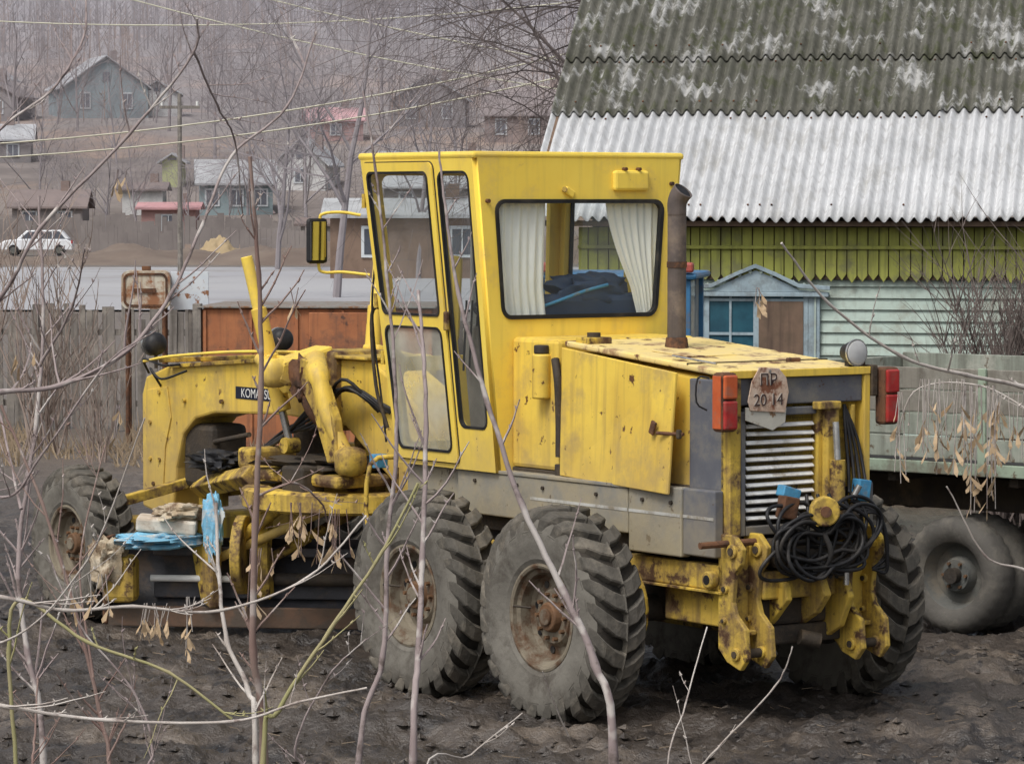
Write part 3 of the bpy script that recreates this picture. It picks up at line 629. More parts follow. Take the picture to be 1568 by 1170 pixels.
BLUEP = mat('faded_blue_plastic', (.22, .48, .64), (.13, .36, .55), 8, .6, bump=.5, dirt=(.50, .53, .52), dlo=.5, dhi=.6, dscale=8)
bb = lambda x, y, z: tuple(BL @ Vector((x, y, z)))
blob('load_blue_sack', bb(-1.35, -.2, .72), (.38, .20, .06), BLUEP, G, .45, 2.2, 3, 22)
blob('load_blue_flap', bb(-.98, -.28, .84), (.06, .09, .22), BLUEP, G, .45, 2.2, 8, 22)
bbox('load_board', (-1.35, -.22, .84), (.46, .20, .11), PALE, .02, (0.1, .08, .1))
blob('load_tan_sack', bb(-1.25, -.15, .92), (.20, .16, .07), TAN, G, .45, 2.5, 5, 20)
blob('load_dark_cloth', (-.30, 5.82, 1.26), (.13, .30, .07), BLK, G, .5, 2.5, 9, 20)
blob('mud_clump', bb(-1.80, -.25, .55), (.13, .12, .16), TAN, G, .5, 3, 2, 20)

# ================================================================== GROUND
MUD = mat('mud', (.062, .049, .039), (.036, .029, .024), 1.1, .5, bump=1.0, bscale=8, bdist=.06, dirt=(.125, .10, .078), dlo=.52, dhi=.62, dscale=.8, spec=.6,
          rust=(.022, .018, .016), rlo=.53, rhi=.60, rscale=2.6, haze_soil_tint=(35, 46, .65, (.20, .165, .135)), wet=(-.062, -.036, (.022, .02, .019)))  # far ground blends to the paler beige soil of the path
def axis(lo, d0, d1, st, hi, g):
    a = [d0]; s = st
    while a[0] > lo: s *= g; a.insert(0, a[0] - s)
    n = int((d1 - d0) / st); a += [d0 + st * (i + 1) for i in range(n)]
    s = st
    while a[-1] < hi: s *= g; a.append(a[-1] + s)
    return a
xs = axis(-1400, -5.2, 5.6, .042, 1400, 1.13); ys = axis(-60, 20.2, 31, .048, 1600, 1.05)
def gz(x, y):
    fade = max(0.0, min(1.0, (75 - y) / 35)) * max(0, min(1, (25 - abs(x)) / 10))
    if fade <= 0: return 0.0
    h = .05 * noise.noise(Vector((x * .8, y * .8, 0))) + .045 * noise.noise(Vector((x * 2.6, y * 2.6, 4)))
    c = noise.noise(Vector((x * 6, y * 6, 9))); h += .05 * c + .04 * abs(noise.noise(Vector((x * 12, y * 12, 2)))) + .016 * noise.noise(Vector((x * 27, y * 27, 5)))
    for ph, k in ((20.9, -.06), (22.0, -.20), (24.4, -.16), (26.6, .10), (29.5, -.05)):
        dd = y - (ph + k * x + .35 * math.sin(x * .5 + ph)); e = math.exp(-(dd / .30) ** 2)
        h -= .085 * e; h += .055 * math.exp(-((abs(dd) - .5) / .16) ** 2)
        h += .035 * e * (1 if math.sin(x * 22 + dd * 9) > 0 else 0)
    return (max(h, -.072) - .006) * fade
V = [(x, y, gz(x, y)) for y in ys for x in xs]; nx = len(xs)
F = [(j * nx + i, j * nx + i + 1, (j + 1) * nx + i + 1, (j + 1) * nx + i) for j in range(len(ys) - 1) for i in range(nx - 1)]
mobj('ground', V, F, MUD, None, smooth=180)
ASPH = mat('worn_asphalt', (.33, .33, .35), (.38, .38, .39), .05, .9, dirt=(.25, .235, .22), dlo=.55, dhi=.7, dscale=.08)
mobj('paved_road', [(-200, 106, .06), (8, 106, .06), (14, 176, .06), (-200, 176, .06)], [(0, 1, 2, 3)], ASPH)

HZ = (.37, .37, .42)  # air haze colour painted into the far materials
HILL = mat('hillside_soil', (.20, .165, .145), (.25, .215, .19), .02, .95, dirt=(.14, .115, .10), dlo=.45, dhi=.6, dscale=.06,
           rust=(.28, .20, .15), rlo=.54, rhi=.62, rscale=.03, haze_soil_tint=(235, 620, .75, HZ))
def hz(x, y):
    t = max(0, y - 235); h = .105 * t + (.0007 * (y - 480) ** 2 if y > 480 else 0)
    return -.4 + h + (t / 100) * 2.0 * noise.noise(Vector((x * .012, y * .012, 0))) if t > 0 else -.4
hx = [-420 + 8 * i for i in range(106)]; hy = [225 + 7 * i for i in range(100)]
V = [(x, y, min(hz(x, y), 150)) for y in hy for x in hx]; nx = len(hx)
F = [(j * nx + i, j * nx + i + 1, (j + 1) * nx + i + 1, (j + 1) * nx + i) for j in range(len(hy) - 1) for i in range(nx - 1)]
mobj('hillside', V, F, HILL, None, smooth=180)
FOR = mat('bare_forest', (.19, .16, .15), (.24, .21, .20), .05, .95, haze_soil_tint=(235, 640, .8, HZ), dirt=(.27, .18, .12), dlo=.52, dhi=.6, dscale=.03)
rng = random.Random(11); V, F = [], []
def sliver(p, q, w):
    p, q = Vector(p), Vector(q); b = len(V); V.extend([p + Vector((-w, 0, 0)), p + Vector((w, 0, 0)), q + Vector((w * .25, 0, 0)), q - Vector((w * .25, 0, 0))]); F.append((b, b + 1, b + 2, b + 3))
cnt = 0
while cnt < 3600:
    y = rng.uniform(255, 690); x = rng.uniform(-.22, .17) * y
    dn = noise.noise(Vector((x * .02, y * .02, 3)))
    if y < 450 and (rng.random() > .42 or dn < -.12): continue
    cnt += 1; z = hz(x, y); h = rng.uniform(4, 8.5) if y > 400 else rng.uniform(2, 6); w = y * .00013
    sliver((x, y, z - .3), (x + rng.uniform(-.4, .4), y, z + h), w * 1.6)
    for k in range(12):
        t = rng.uniform(.2, .95); l = h * (1 - t * .6) * rng.uniform(.2, .42); s = rng.choice((-1, 1)) * rng.uniform(.25, .8)
        zz = z + h * t; sliver((x, y, zz), (x + s * l, y + rng.uniform(-.5, .5), zz + l * rng.uniform(.5, 1)), w * .7)
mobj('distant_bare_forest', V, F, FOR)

# ------------------------------------------------------------------ fences
WD = mat('weathered_wood', (.24, .22, .20), (.16, .145, .13), 1.5, .9, bump=.4, bscale=20, streak=(.08, .07, .06), slo=.45, shi=.65, sp=.7, dirt=(.32, .29, .25), dlo=.5, dhi=.7, dscale=2)
WD2 = mat('distant_fence_wood', (.17, .15, .145), (.23, .205, .195), .4, .9)
def fence(name, a, b, h, w, m, gap=.012, jit=.06, rails=True, seed=1):
    rg = random.Random(seed); a, b = Vector(a), Vector(b); d = (b - a); L_ = d.length; d.normalize(); nrm = Vector((-d.y, d.x, 0)); V, F = [], []
    x = 0
    def bx(c, s, lean=0):
        b0 = len(V)
        for sx, sy, sz in ((-1, -1, 0), (1, -1, 0), (1, 1, 0), (-1, 1, 0), (-1, -1, 1), (1, -1, 1), (1, 1, 1), (-1, 1, 1)):
            V.append(c + d * (sx * s[0] / 2 + lean * sz * s[2]) + nrm * (sy * s[1] / 2) + Vector((0, 0, sz * s[2])))
        F.extend([tuple(b0 + i for i in f) for f in BF])
    while x < L_:
        ww = w * rg.uniform(.7, 1.25)
        if rg.random() > .06: bx(a + d * (x + ww / 2) + nrm * rg.uniform(-.015, .015), (ww - gap, .022, h + rg.uniform(-jit, jit)), rg.uniform(-.03, .03))
        x += ww
    if rails:
        for z in (.35, h * .8): bx(a + d * (L_ / 2) + nrm * .04 + Vector((0, 0, z)), (L_, .05, .09))
        x = 0
        while x < L_: bx(a + d * x + nrm * .09, (.12, .12, h + .1)); x += 2.4
    return mobj(name, V, F, m)
fence('wooden_fence', (-14, 52, 0), (-4.6, 50.5, 0), 1.72, .13, WD, jit=.12, gap=.03)
fence('wooden_fence', (-2.0, 47.5, 0), (1.2, 46, 0), 1.7, .14, WD, seed=4)
fence('wooden_fence', (-26, 212, 0), (-6, 206, 0), 1.7, .3, WD2, jit=.25, rails=False, seed=5)
fence('wooden_fence', (-60, 238, 0.5), (-2, 236, .5), 1.8, .4, WD2, jit=.3, rails=False, seed=6)

C = empty('rusty_metal_container', (-4.02, 45.6, 0), math.radians(-4))
ORG = mat('orange_rusted_sheet', (.42, .17, .075), (.32, .12, .055), 2, .7, bump=.15, streak=(.18, .085, .05), slo=.5, shi=.7, sp=.7, dirt=(.21, .10, .06), dlo=.5, dhi=.64, dscale=2.5, rust=(.10, .055, .04), rlo=.6, rhi=.66, rscale=4)
box2('body', (0, 0, 0), (3.0, 2.2, 1.92), ORG, C, .02)
for i in range(5): box2('panel_rib_%d' % i, (.02 + i * .6, -.03, .1), (.06 + i * .6, -.002, 1.9), ORG, C)
box2('panel_step', (1.4, -.06, 1.0), (2.4, -.031, 1.87), ORG, C, .01)
box2('roof_lip', (-.05, -.06, 1.923), (3.05, 2.25, 1.95), mat('roof_lip_grey', (.25, .24, .22), None, 3, .7, rust=(.2, .1, .05), rlo=.5, rhi=.6), C)
box2('corner_post', (-.12, -.04, 0), (-.01, .1, 1.98), WD, C)
SG = empty('rusty_metal_tank', (-5.0, 48.0, 0), .05)
mS = mat('tank_paint', (.52, .46, .34), (.58, .55, .46), 4, .6, rust=(.30, .14, .07), rlo=.46, rhi=.58, rscale=4.5, streak=(.25, .13, .07), sp=.8)
o = fpanel('shell', rrect(-.33, 1.84, .33, 2.36, .10), [], .5, lambda x, z, t: (x, t + .2, z), mS, SG)
bv = o.modifiers.new('b', 'BEVEL'); bv.width = .03; bv.segments = 3; bv.limit_method = 'ANGLE'
fpanel('end_weld', rrect(-.30, 1.87, .30, 2.33, .09), [rrect(-.27, 1.90, .27, 2.30, .07)], .02, lambda x, z, t: (x, t - .055, z), RUST, SG)
box2('filler_cap', (-.06, .15, 2.36), (.06, .27, 2.42), RUST, SG)
box2('bracket', (-.16, -.075, 2.06), (.14, -.052, 2.12), RUST, SG, 0)
for x in (-.25, .25):
    for y in (.0, .4): cyl('stand_leg_%d_%d' % (x > 0, y * 10), (x, y, 0), (x, y, 1.9), .03, RUST, SG)
SG2 = empty('sheet_metal_panel', (-4.42, 48.3, 0), -.1)
mS2 = mat('pale_blue_sheet', (.50, .56, .62), (.6, .64, .67), 4, .5, rust=(.25, .12, .06), rlo=.56, rhi=.62)
box2('sheet', (-.26, -.02, 1.82), (.26, 0, 2.34), mS2, SG2, .004); cyl('post', (0, .05, 0), (0, .05, 2.2), .04, WD, SG2)

def mound(name, c, s, m, seed):
    V, F = [], []; n = 44
    for j in range(n + 1):
        for i in range(n + 1):
            x, y = -1 + 2 * i / n, -1 + 2 * j / n; r = min(1, math.hypot(x, y)); h = (math.cos(r * math.pi) + 1) / 2
            h = h ** .6 * (1 + .45 * noise.noise(Vector((x * 3 + seed, y * 3, 0)))) + .22 * h * noise.noise(Vector((x * 11, y * 11, seed)))
            V.append((c[0] + x * s[0], c[1] + y * s[1], c[2] - .05 + h * s[2]))
    for j in range(n):
        for i in range(n): F.append((j * (n + 1) + i, j * (n + 1) + i + 1, (j + 1) * (n + 1) + i + 1, (j + 1) * (n + 1) + i))
    return mobj(name, V, F, m, None, smooth=60)
MDR = mat('brown_earth', (.15, .115, .095), (.20, .16, .13), .3, .95, bump=.6, bscale=1)
SAND = mat('sand', (.40, .31, .19), (.34, .26, .155), .5, .95, bump=.5, bscale=2)
mound('dirt_mound', (-20, 192, 0), (7, 8, .9), MDR, 1); mound('dirt_mound', (-10, 190, 0), (9, 7, 1.1), MDR, 2)
mound('dirt_mound', (2, 195, 0), (10, 6, 1.2), MDR, 9); mound('dirt_mound', (-27, 190, 0), (6, 5, .45), MDR, 4)
mound('sand_pile', (-16.4, 196, .2), (2.0, 2, 1.0), SAND, 3)

# ------------------------------------------------------------------ village
def vmat(n, c, d=.35): return mat(n, c, tuple(q * .8 for q in c), .6, .9, dirt=tuple(q * .6 for q in c), dlo=.48, dhi=.64, dscale=.5, haze_soil_tint=(170, 560, .75, HZ))
VR = [vmat('slate_roof', (.44, .45, .46)), vmat('brown_roof', (.20, .15, .13)), vmat('pink_roof', (.58, .30, .30))]
VW = [vmat('grey_log_wall', (.21, .185, .17)), vmat('teal_wall', (.23, .31, .32)), vmat('white_wall', (.6, .6, .58)), vmat('red_shed_wall', (.40, .22, .19)), vmat('brown_wall', (.25, .17, .13)), vmat('yellowgreen_wall', (.45, .48, .2))]
VWIN = vmat('far_window_dark', (.08, .09, .11)); VTR = vmat('far_trim', (.6, .64, .66))
def house(name, x, y, w, d, h, rh, wall, roof, rz=0, z=None, nwin=2, gable='front'):
    H_ = empty(name, (x, y, (hz(x, y) if y > 236 else 0) - .3 if z is None else z), rz)
    box2('walls', (-w / 2, 0, 0), (w / 2, d, h), wall, H_, 0)
    ov = .4
    if gable == 'front':
        prism('gable', [(-w / 2, h + .003), (w / 2, h + .003), (0, h + rh)], .02, d - .02, wall, H_, 0, axis='y')
        for s in (-1, 1):
            P = [(s * (w / 2 + ov), h - rh * ov / (w / 2) + .02), (0, h + rh + .04), (0, h + rh + .18), (s * (w / 2 + ov), h - rh * ov / (w / 2) + .16)]
            prism('roof_%d' % s, P, -ov, d + ov, roof, H_, 0, axis='y')
        box2('gable_window', (-.35, -.05, h + rh * .2), (.35, -.003, h + rh * .5), VWIN, H_, 0)
    else:
        prism('gable', [(0.02, h + .003), (d - .02, h + .003), (d / 2, h + rh)], -w / 2 + .02, w / 2 - .02, wall, H_, 0)
        for s in (0, 1):
            e = (-ov if s == 0 else d + ov); P = [(e, h - rh * ov / (d / 2) + .02), (d / 2, h + rh + .04), (d / 2, h + rh + .18), (e, h - rh * ov / (d / 2) + .16)]
            prism('roof_%d' % s, P, -w / 2 - ov, w / 2 + ov, roof, H_, 0)
    for i in range(nwin):
        cx = -w / 2 + w * (i + .5) / nwin
        box2('window_trim_%d' % i, (cx - .55, -.08, h * .35), (cx + .55, -.003, h * .85), VTR, H_, 0)
        box2('window_%d' % i, (cx - .42, -.1, h * .4), (cx + .42, -.082, h * .8), VWIN, H_, 0)
        box2('window_bar_%d' % i, (cx - .03, -.12, h * .4), (cx + .03, -.102, h * .8), VTR, H_, 0)
    box2('chimney', (w * .15, d * .45, h + rh * .4), (w * .15 + .6, d * .45 + .6, h + rh + .8), VW[4], H_, 0)
    return H_
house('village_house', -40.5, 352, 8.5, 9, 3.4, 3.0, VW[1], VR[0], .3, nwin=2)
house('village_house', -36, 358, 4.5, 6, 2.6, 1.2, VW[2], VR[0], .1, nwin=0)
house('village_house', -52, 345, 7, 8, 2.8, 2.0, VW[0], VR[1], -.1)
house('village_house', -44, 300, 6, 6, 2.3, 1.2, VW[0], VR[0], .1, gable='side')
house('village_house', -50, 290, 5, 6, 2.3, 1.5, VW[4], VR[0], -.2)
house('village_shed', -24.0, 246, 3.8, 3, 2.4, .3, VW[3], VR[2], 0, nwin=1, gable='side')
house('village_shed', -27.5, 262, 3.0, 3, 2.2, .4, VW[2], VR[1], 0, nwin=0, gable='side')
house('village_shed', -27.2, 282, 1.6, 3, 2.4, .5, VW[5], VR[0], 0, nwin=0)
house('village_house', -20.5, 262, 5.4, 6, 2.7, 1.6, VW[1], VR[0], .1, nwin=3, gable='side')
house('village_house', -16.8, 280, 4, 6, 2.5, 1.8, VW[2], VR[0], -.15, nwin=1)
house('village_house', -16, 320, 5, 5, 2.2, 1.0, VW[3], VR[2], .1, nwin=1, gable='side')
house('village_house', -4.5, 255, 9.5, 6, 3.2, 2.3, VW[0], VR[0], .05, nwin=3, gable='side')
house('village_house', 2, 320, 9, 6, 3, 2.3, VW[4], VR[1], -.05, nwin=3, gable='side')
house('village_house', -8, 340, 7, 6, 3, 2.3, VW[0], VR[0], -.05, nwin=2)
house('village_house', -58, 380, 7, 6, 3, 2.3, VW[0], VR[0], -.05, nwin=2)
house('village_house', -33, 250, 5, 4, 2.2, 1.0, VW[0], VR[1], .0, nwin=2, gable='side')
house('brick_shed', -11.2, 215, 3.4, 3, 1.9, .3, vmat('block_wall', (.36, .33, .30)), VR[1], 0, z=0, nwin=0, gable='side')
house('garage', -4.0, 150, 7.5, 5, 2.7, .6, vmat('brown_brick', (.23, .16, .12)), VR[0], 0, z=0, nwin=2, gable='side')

CAR = empty('parked_car', (-29.2, 216, .02), .05)
CW = mat('white_car_paint', (.82, .84, .87), None, 2, .25, spec=.5)
prism('body', [(-2.2, .35), (-2.25, .75), (-1.9, .95), (-1.1, 1.02), (.0, 1.02), (1.9, 1.0), (2.2, .8), (2.2, .35)], 0, 1.75, CW, CAR, .06, axis='y')
prism('cabin', [(-1.2, 1.02), (-.6, 1.55), (1.5, 1.58), (2.0, 1.02)], .1, 1.65, CW, CAR, .05, axis='y')
prism('side_windows', [(-.95, 1.06), (-.5, 1.47), (1.4, 1.5), (1.75, 1.06)], .085, .098, VWIN, CAR, 0, axis='y')
for x in (.1, .95): box2('pillar_%d' % (x * 10), (x, .07, 1.05), (x + .07, .083, 1.5), CW, CAR, 0)
for x in (-1.4, 1.4):
    for y in (.0, 1.55): cyl('wheel_%d_%d' % (x, y), (x, y - .02, .34), (x, y + .2, .34), .34, BLK, CAR); cyl('hubcap_%d_%d' % (x, y), (x, y - .04, .34), (x, y - .02, .34), .2, DKG, CAR)
box2('tail_lamp', (2.12, -.01, .75), (2.22, .3, .95), REDL, CAR, .01)

# ------------------------------------------------------------------ wooden house
HS = empty('wooden_house', (.18, 38.7, 0), math.radians(-12))
LIME = mat('lime_planks', (.36, .37, .09), (.27, .29, .07), 2, .85, streak=(.12, .12, .05), slo=.45, shi=.7, sp=.6, dirt=(.2, .2, .09), dlo=.5, dhi=.65)
MINT = mat('pale_green_siding', (.46, .55, .49), (.40, .49, .44), 2, .8, streak=(.26, .29, .25), slo=.5, shi=.7, sp=.5, dirt=(.32, .35, .30), dlo=.5, dhi=.64)
BTR = mat('blue_grey_trim', (.34, .43, .47), (.27, .35, .40), 4, .7, streak=(.17, .21, .23), slo=.5, shi=.7, sp=.5, dirt=(.20, .23, .24), dlo=.5, dhi=.64)
LOGW = mat('brown_boards', (.18, .12, .085), (.12, .085, .06), 4, .8, streak=(.06, .04, .035), sp=.6)
WINB = mat('window_dark_teal', (.02, .06, .09), (.03, .11, .15), 3, .15, spec=.6)
ROOFW = mat('white_slate', (.60, .61, .62), (.50, .51, .52), 1.5, .8, streak=(.32, .32, .32), slo=.48, sp=.5, dirt=(.42, .42, .41), dlo=.52, dhi=.66, dscale=2)
ROOFM = mat('mossy_slate', (.16, .157, .135), (.105, .105, .085), 2.5, .95, bump=.4, dirt=(.42, .42, .41), dlo=.53, dhi=.63, dscale=2.2, rust=(.09, .095, .06), rlo=.54, rhi=.62, rscale=4, streak=(.07, .068, .055), sp=.6)
for i in range(22):
    z = .25 + i * .125
    V = [(.6, .38, z), (8, .38, z), (8, .5, z), (.6, .5, z), (.6, .41, z + .122), (8, .41, z + .122), (8, .5, z + .122), (.6, .5, z + .122)]
    mobj('siding_%d' % i, V, BF, MINT, HS)
box2('wall_core', (.62, .51, 0), (8, 7.2, 3.1), LOGW, HS, 0); box2('foundation', (.58, .36, 0), (8.02, .5, .24), GRY, HS)
V, F = [], []; x = .5
while x < 8.0:
    w = .115 * U(.9, 1.1); b0 = len(V); zt, zb = 3.02, 2.50 + U(-.015, .015); yo = U(-.008, .008)
    for y in (.30 + yo, .33 + yo):
        for p in ((x + .006, zt), (x + .006, zb), (x + w / 2, zb - .07), (x + w - .006, zb), (x + w - .006, zt)): V.append((p[0], y, p[1]))
    F += [(b0, b0 + 1, b0 + 2, b0 + 3, b0 + 4), (b0 + 9, b0 + 8, b0 + 7, b0 + 6, b0 + 5)] + [(b0 + i, b0 + i + 5, b0 + (i + 1) % 5 + 5, b0 + (i + 1) % 5) for i in range(5)]
    x += w
mobj('lime_fascia', V, F, LIME, HS)
box2('fascia_backing', (.5, .345, 2.45), (8, .377, 3.02), LOGW, HS, 0)
box2('plank_batten', (.5, .26, 2.78), (8, .288, 2.82), LIME, HS); box2('soffit', (.1, .05, 3.03), (8, .6, 3.09), LOGW, HS)
box2('corner_trim', (.52, .34, .25), (.68, .375, 2.44), BTR, HS)
def win(x0, x1, z0, z1, half=False):
    t = .13
    box2('trim_l_%.1f' % x0, (x0, .33, z0), (x0 + t, .378, z1), BTR, HS); box2('trim_r_%.1f' % x0, (x1 - t, .33, z0), (x1, .378, z1), BTR, HS)
    box2('trim_l_bead_%.1f' % x0, (x0 + .04, .315, z0), (x0 + .06, .328, z1), MINT, HS, .002); box2('trim_r_bead_%.1f' % x0, (x1 - .06, .315, z0), (x1 - .04, .328, z1), MINT, HS, .002)
    box2('trim_b_%.1f' % x0, (x0 - .05, .30, z0 - .1), (x1 + .05, .376, z0 - .002), BTR, HS); box2('trim_t_%.1f' % x0, (x0 - .1, .27, z1 + .002), (x1 + .1, .376, z1 + .05), BTR, HS)
    m_ = (x0 + x1) / 2
    for q, (dz, y0, y1, cm) in enumerate(((0, .285, .31, BTR), (.07, .24, .283, BTR))):
        P = [(x0 - .12, z1 + .052 + dz), (x0 + .22, z1 + .075 + dz), (m_ - .22, z1 + .20 + dz), (m_, z1 + .29 + dz), (m_ + .22, z1 + .20 + dz), (x1 - .22, z1 + .075 + dz), (x1 + .12, z1 + .052 + dz)]
        P2 = [(p[0], p[1] - .045) for p in P[::-1]] if q else [(x1 + .05, z1 + .053), (x0 - .05, z1 + .053)]
        prism('pediment_%.1f_%d' % (x0, q), P + P2, y0, y1, cm, HS, .004, axis='y')
    for i in range(12):
        xx = x0 + .05 + i * (x1 - x0 - .1) / 11; zz = z1 + .09 + .2 * max(0, 1 - abs(xx - m_) / (.5 * (x1 - x0))) ** 1.1
        box('carving_%.1f_%d' % (x0, i), (xx, .28, zz), (.035, .012, .035), MINT, HS, (0, .78, 0), .002)
    box2('jamb_%.1f' % x0, (x0 + t, .345, z0), (x1 - t, .377, z1), WINB, HS, 0)
    xi0, xi1 = x0 + t, x1 - t
    for q, ww in ((0, .05), (.25, .025), (.5, .06), (.75, .025), (1, .05)):
        xx = xi0 + (xi1 - xi0) * q; xx = min(max(xx, xi0 + ww / 2), xi1 - ww / 2); box2('mullion_%.1f_%d' % (x0, q * 100), (xx - ww / 2, .325, z0), (xx + ww / 2, .343, z1), BTR, HS, 0)
    for z in (z0 + .02, z0 + (z1 - z0) * .62, z1 - .05): box2('bar_%.1f_%d' % (x0, z * 100), (xi0 + .05, .328, z), (xi1 - .05, .342, z + .03), BTR, HS, 0)
    if half: box2('board_%.1f' % x0, (m_ + .03, .315, z0 + .02), (xi1 - .05, .324, z1 - .05), LOGW, HS, 0)
win(1.78, 3.18, 1.15, 2.26, True); win(5.6, 6.9, 1.15, 2.26)
def roof(name, x0, x1, s0, s1, lift, m):
    V, F = [], []; nx_ = int((x1 - x0) / .13) * 8; ns = 8; sl = math.radians(36)
    for j in range(ns + 1):
        s = s0 + (s1 - s0) * j / ns
        for i in range(nx_ + 1):
            x = x0 + (x1 - x0) * i / nx_; w = .038 * math.cos(2 * math.pi * (x - x0) / .13) + lift + .012 * noise.noise(Vector((x, s, 0)))
            sj = s + (.06 * noise.noise(Vector((int(x / 1.1) * 7.3, lift * 50, 1))) if j == 0 else 0)
            V.append((x, -.02 + sj * math.cos(sl) - w * math.sin(sl), 3.14 + sj * math.sin(sl) + w * math.cos(sl)))
    for j in range(ns):
        for i in range(nx_): F.append((j * (nx_ + 1) + i, j * (nx_ + 1) + i + 1, (j + 1) * (nx_ + 1) + i + 1, (j + 1) * (nx_ + 1) + i))
    o = mobj(name, V, F, m, HS, smooth=60); so = o.modifiers.new('sol', 'SOLIDIFY'); so.thickness = .008; return o
roof('roof_lower', -.05, 8.4, -.05, 2.02, 0.0, ROOFW); roof('roof_mid', -.05, 8.4, 1.95, 3.1, .03, ROOFM); roof('roof_upper', -.05, 8.4, 3.0, 5.0, .06, ROOFM)
V, F = [], []; sl = math.radians(36)
rg = random.Random(4)
for i in range(110):
    x = rg.uniform(0, 8.2); s = rg.choice((.15, 1.8, 2.1, 2.9, 3.2)); x = round((x + .05) / .13) * .13 - .05; lf = .04 if s < 1.95 else (.07 if s < 3 else .1)
    c = Vector((x, -.02 + s * math.cos(sl) - lf * math.sin(sl), 3.14 + s * math.sin(sl) + lf * math.cos(sl))); sweep(V, F, [c, c + Vector((0, -.006, .012))], .012, 6)
mobj('roof_nails', V, F, RUST, HS)
rx = 4.95 * math.cos(sl); rz_ = 3.14 + 5 * math.sin(sl)
mobj('roof_back', [(-.05, rx, rz_), (8.4, rx, rz_), (8.4, 2 * rx, 3.14), (-.05, 2 * rx, 3.14)], [(0, 1, 2, 3)], ROOFM, HS)
prism('gable_wall', [(.5, 3.1), (7.2, 3.1), (3.95, 5.6)], .6, .66, LOGW, HS, 0)
mobj('rake_board', [(.0, .0, 3.02), (.0, rx, rz_ - .12), (.0, rx, rz_ - .02), (.0, .0, 3.12), (.03, .0, 3.02), (.03, rx, rz_ - .12), (.03, rx, rz_ - .02), (.03, .0, 3.12)], BF, LOGW, HS)

# ------------------------------------------------------------------ flatbed truck
T = empty('flatbed_truck', (1.85, 27.95, 0), math.radians(-40))
GG = mat('faded_green_boards', (.30, .33, .28), (.23, .25, .21), 3, .85, bump=.2, streak=(.12, .12, .10), slo=.45, shi=.7, sp=.7, dirt=(.38, .38, .33), dlo=.5, dhi=.68, dscale=2.5, rust=(.13, .10, .07), rlo=.58, rhi=.64)
GGB = mat('brown_grey_boards', (.25, .235, .20), (.18, .165, .14), 3, .9, bump=.2, streak=(.09, .08, .065), slo=.45, shi=.7, sp=.7, dirt=(.32, .31, .27), dlo=.5, dhi=.68)
GG2 = mat('pale_green_metal', (.31, .38, .29), (.25, .31, .24), 3, .7, dirt=(.18, .18, .14), dlo=.48, dhi=.6, rust=(.12, .08, .05), rlo=.56, rhi=.62)
for i in range(4): box2('side_board_%d' % i, (0, 0, 1.34 + i * .175), (5.2, .035, 1.505 + i * .175), GG if i < 2 else GGB, T, .006)
for i in range(4): box2('far_side_board_%d' % i, (0, 2.25, 1.34 + i * .175), (5.2, 2.28, 1.505 + i * .175), GG, T, .006)
for x in (.02, 1.1, 2.2, 3.3, 4.5): box2('side_post_%d' % (x * 10), (x, -.035, 1.22), (x + .07, -.003, 2.04), GG2, T)
box2('headboard', (5.22, 0, 1.3), (5.26, 2.28, 2.3), GG, T); box2('tailboard', (-.04, 0, 1.3), (-.003, 2.28, 2.0), GG, T)
box2('bed_floor', (0, .04, 1.24), (5.2, 2.24, 1.32), WD, T); box2('bed_sill', (0, .0, 1.22), (5.2, .08, 1.315), GG2, T)
for y in (.6, 1.6): box2('chassis_rail_%d' % (y * 10), (-.1, y, .9), (7.4, y + .1, 1.15), DRK, T)
for x in (.4, 1.3, 2.4, 3.4): box2('cross_member_%d' % (x * 10), (x, .1, 1.14), (x + .08, 2.2, 1.235), DRK, T)
box2('mudguard', (-.05, .02, .85), (.25, .5, 1.2), GG2, T); box2('tool_box', (2.5, .25, .75), (3.3, .6, 1.15), DRK, T, .02)
RUBT = mat('truck_tyre_rubber', (.12, .112, .10), (.085, .08, .072), 4, .9, bump=.3, dirt=(.17, .155, .13), dlo=.5, dhi=.66)
def simplewheel(tag, x, y, sg, r=.44):
    V, F = [], []
    pr = [(.10, .26), (.13, .30), (.145, .37), (.12, .41), (.08, r - .005), (0, r), (-.08, r - .005), (-.12, .41), (-.145, .37), (-.13, .3), (-.1, .26)]
    n = 60; k = len(pr)
    for i in range(n):
        a = 2 * math.pi * i / n; lg = .016 if i % 2 else 0
        for xx, rr in pr: V.append(Vector((x + rr * math.cos(a), 0, r + rr * math.sin(a))) + Vector((lg * math.cos(a) * (rr > .4), y - sg * xx, lg * math.sin(a) * (rr > .4))))
    for i in range(n):
        for q in range(k - 1): F.append((i * k + q, i * k + q + 1, ((i + 1) % n) * k + q + 1, ((i + 1) % n) * k + q))
    mobj(tag + '_tyre', V, F, RUBT, T, smooth=50)
    ly = [(.10, .265), (.05, .25), (-.02, .22), (-.02, .15), (.06, .12), (.06, 0)]
    V, F = [], []
    for i in range(36):
        a = 2 * math.pi * i / 36
        for xx, rr in ly: V.append((x + rr * math.cos(a), y - sg * xx, r + rr * math.sin(a)))
    for i in range(36):
        for q in range(5): F.append((i * 6 + q, i * 6 + q + 1, ((i + 1) % 36) * 6 + q + 1, ((i + 1) % 36) * 6 + q))
    mobj(tag + '_rim', V, F, DKG, T, smooth=35); cyl(tag + '_hub', (x, y - .13 * sg, r), (x, y, r), .06, DRK, T)
    for i in range(6):
        a = i * math.pi / 3; cyl(tag + '_stud_%d' % i, (x + .1 * math.cos(a), y - .085 * sg, r + .1 * math.sin(a)), (x + .1 * math.cos(a), y, r + .1 * math.sin(a)), .013, HUB, T, n=6)
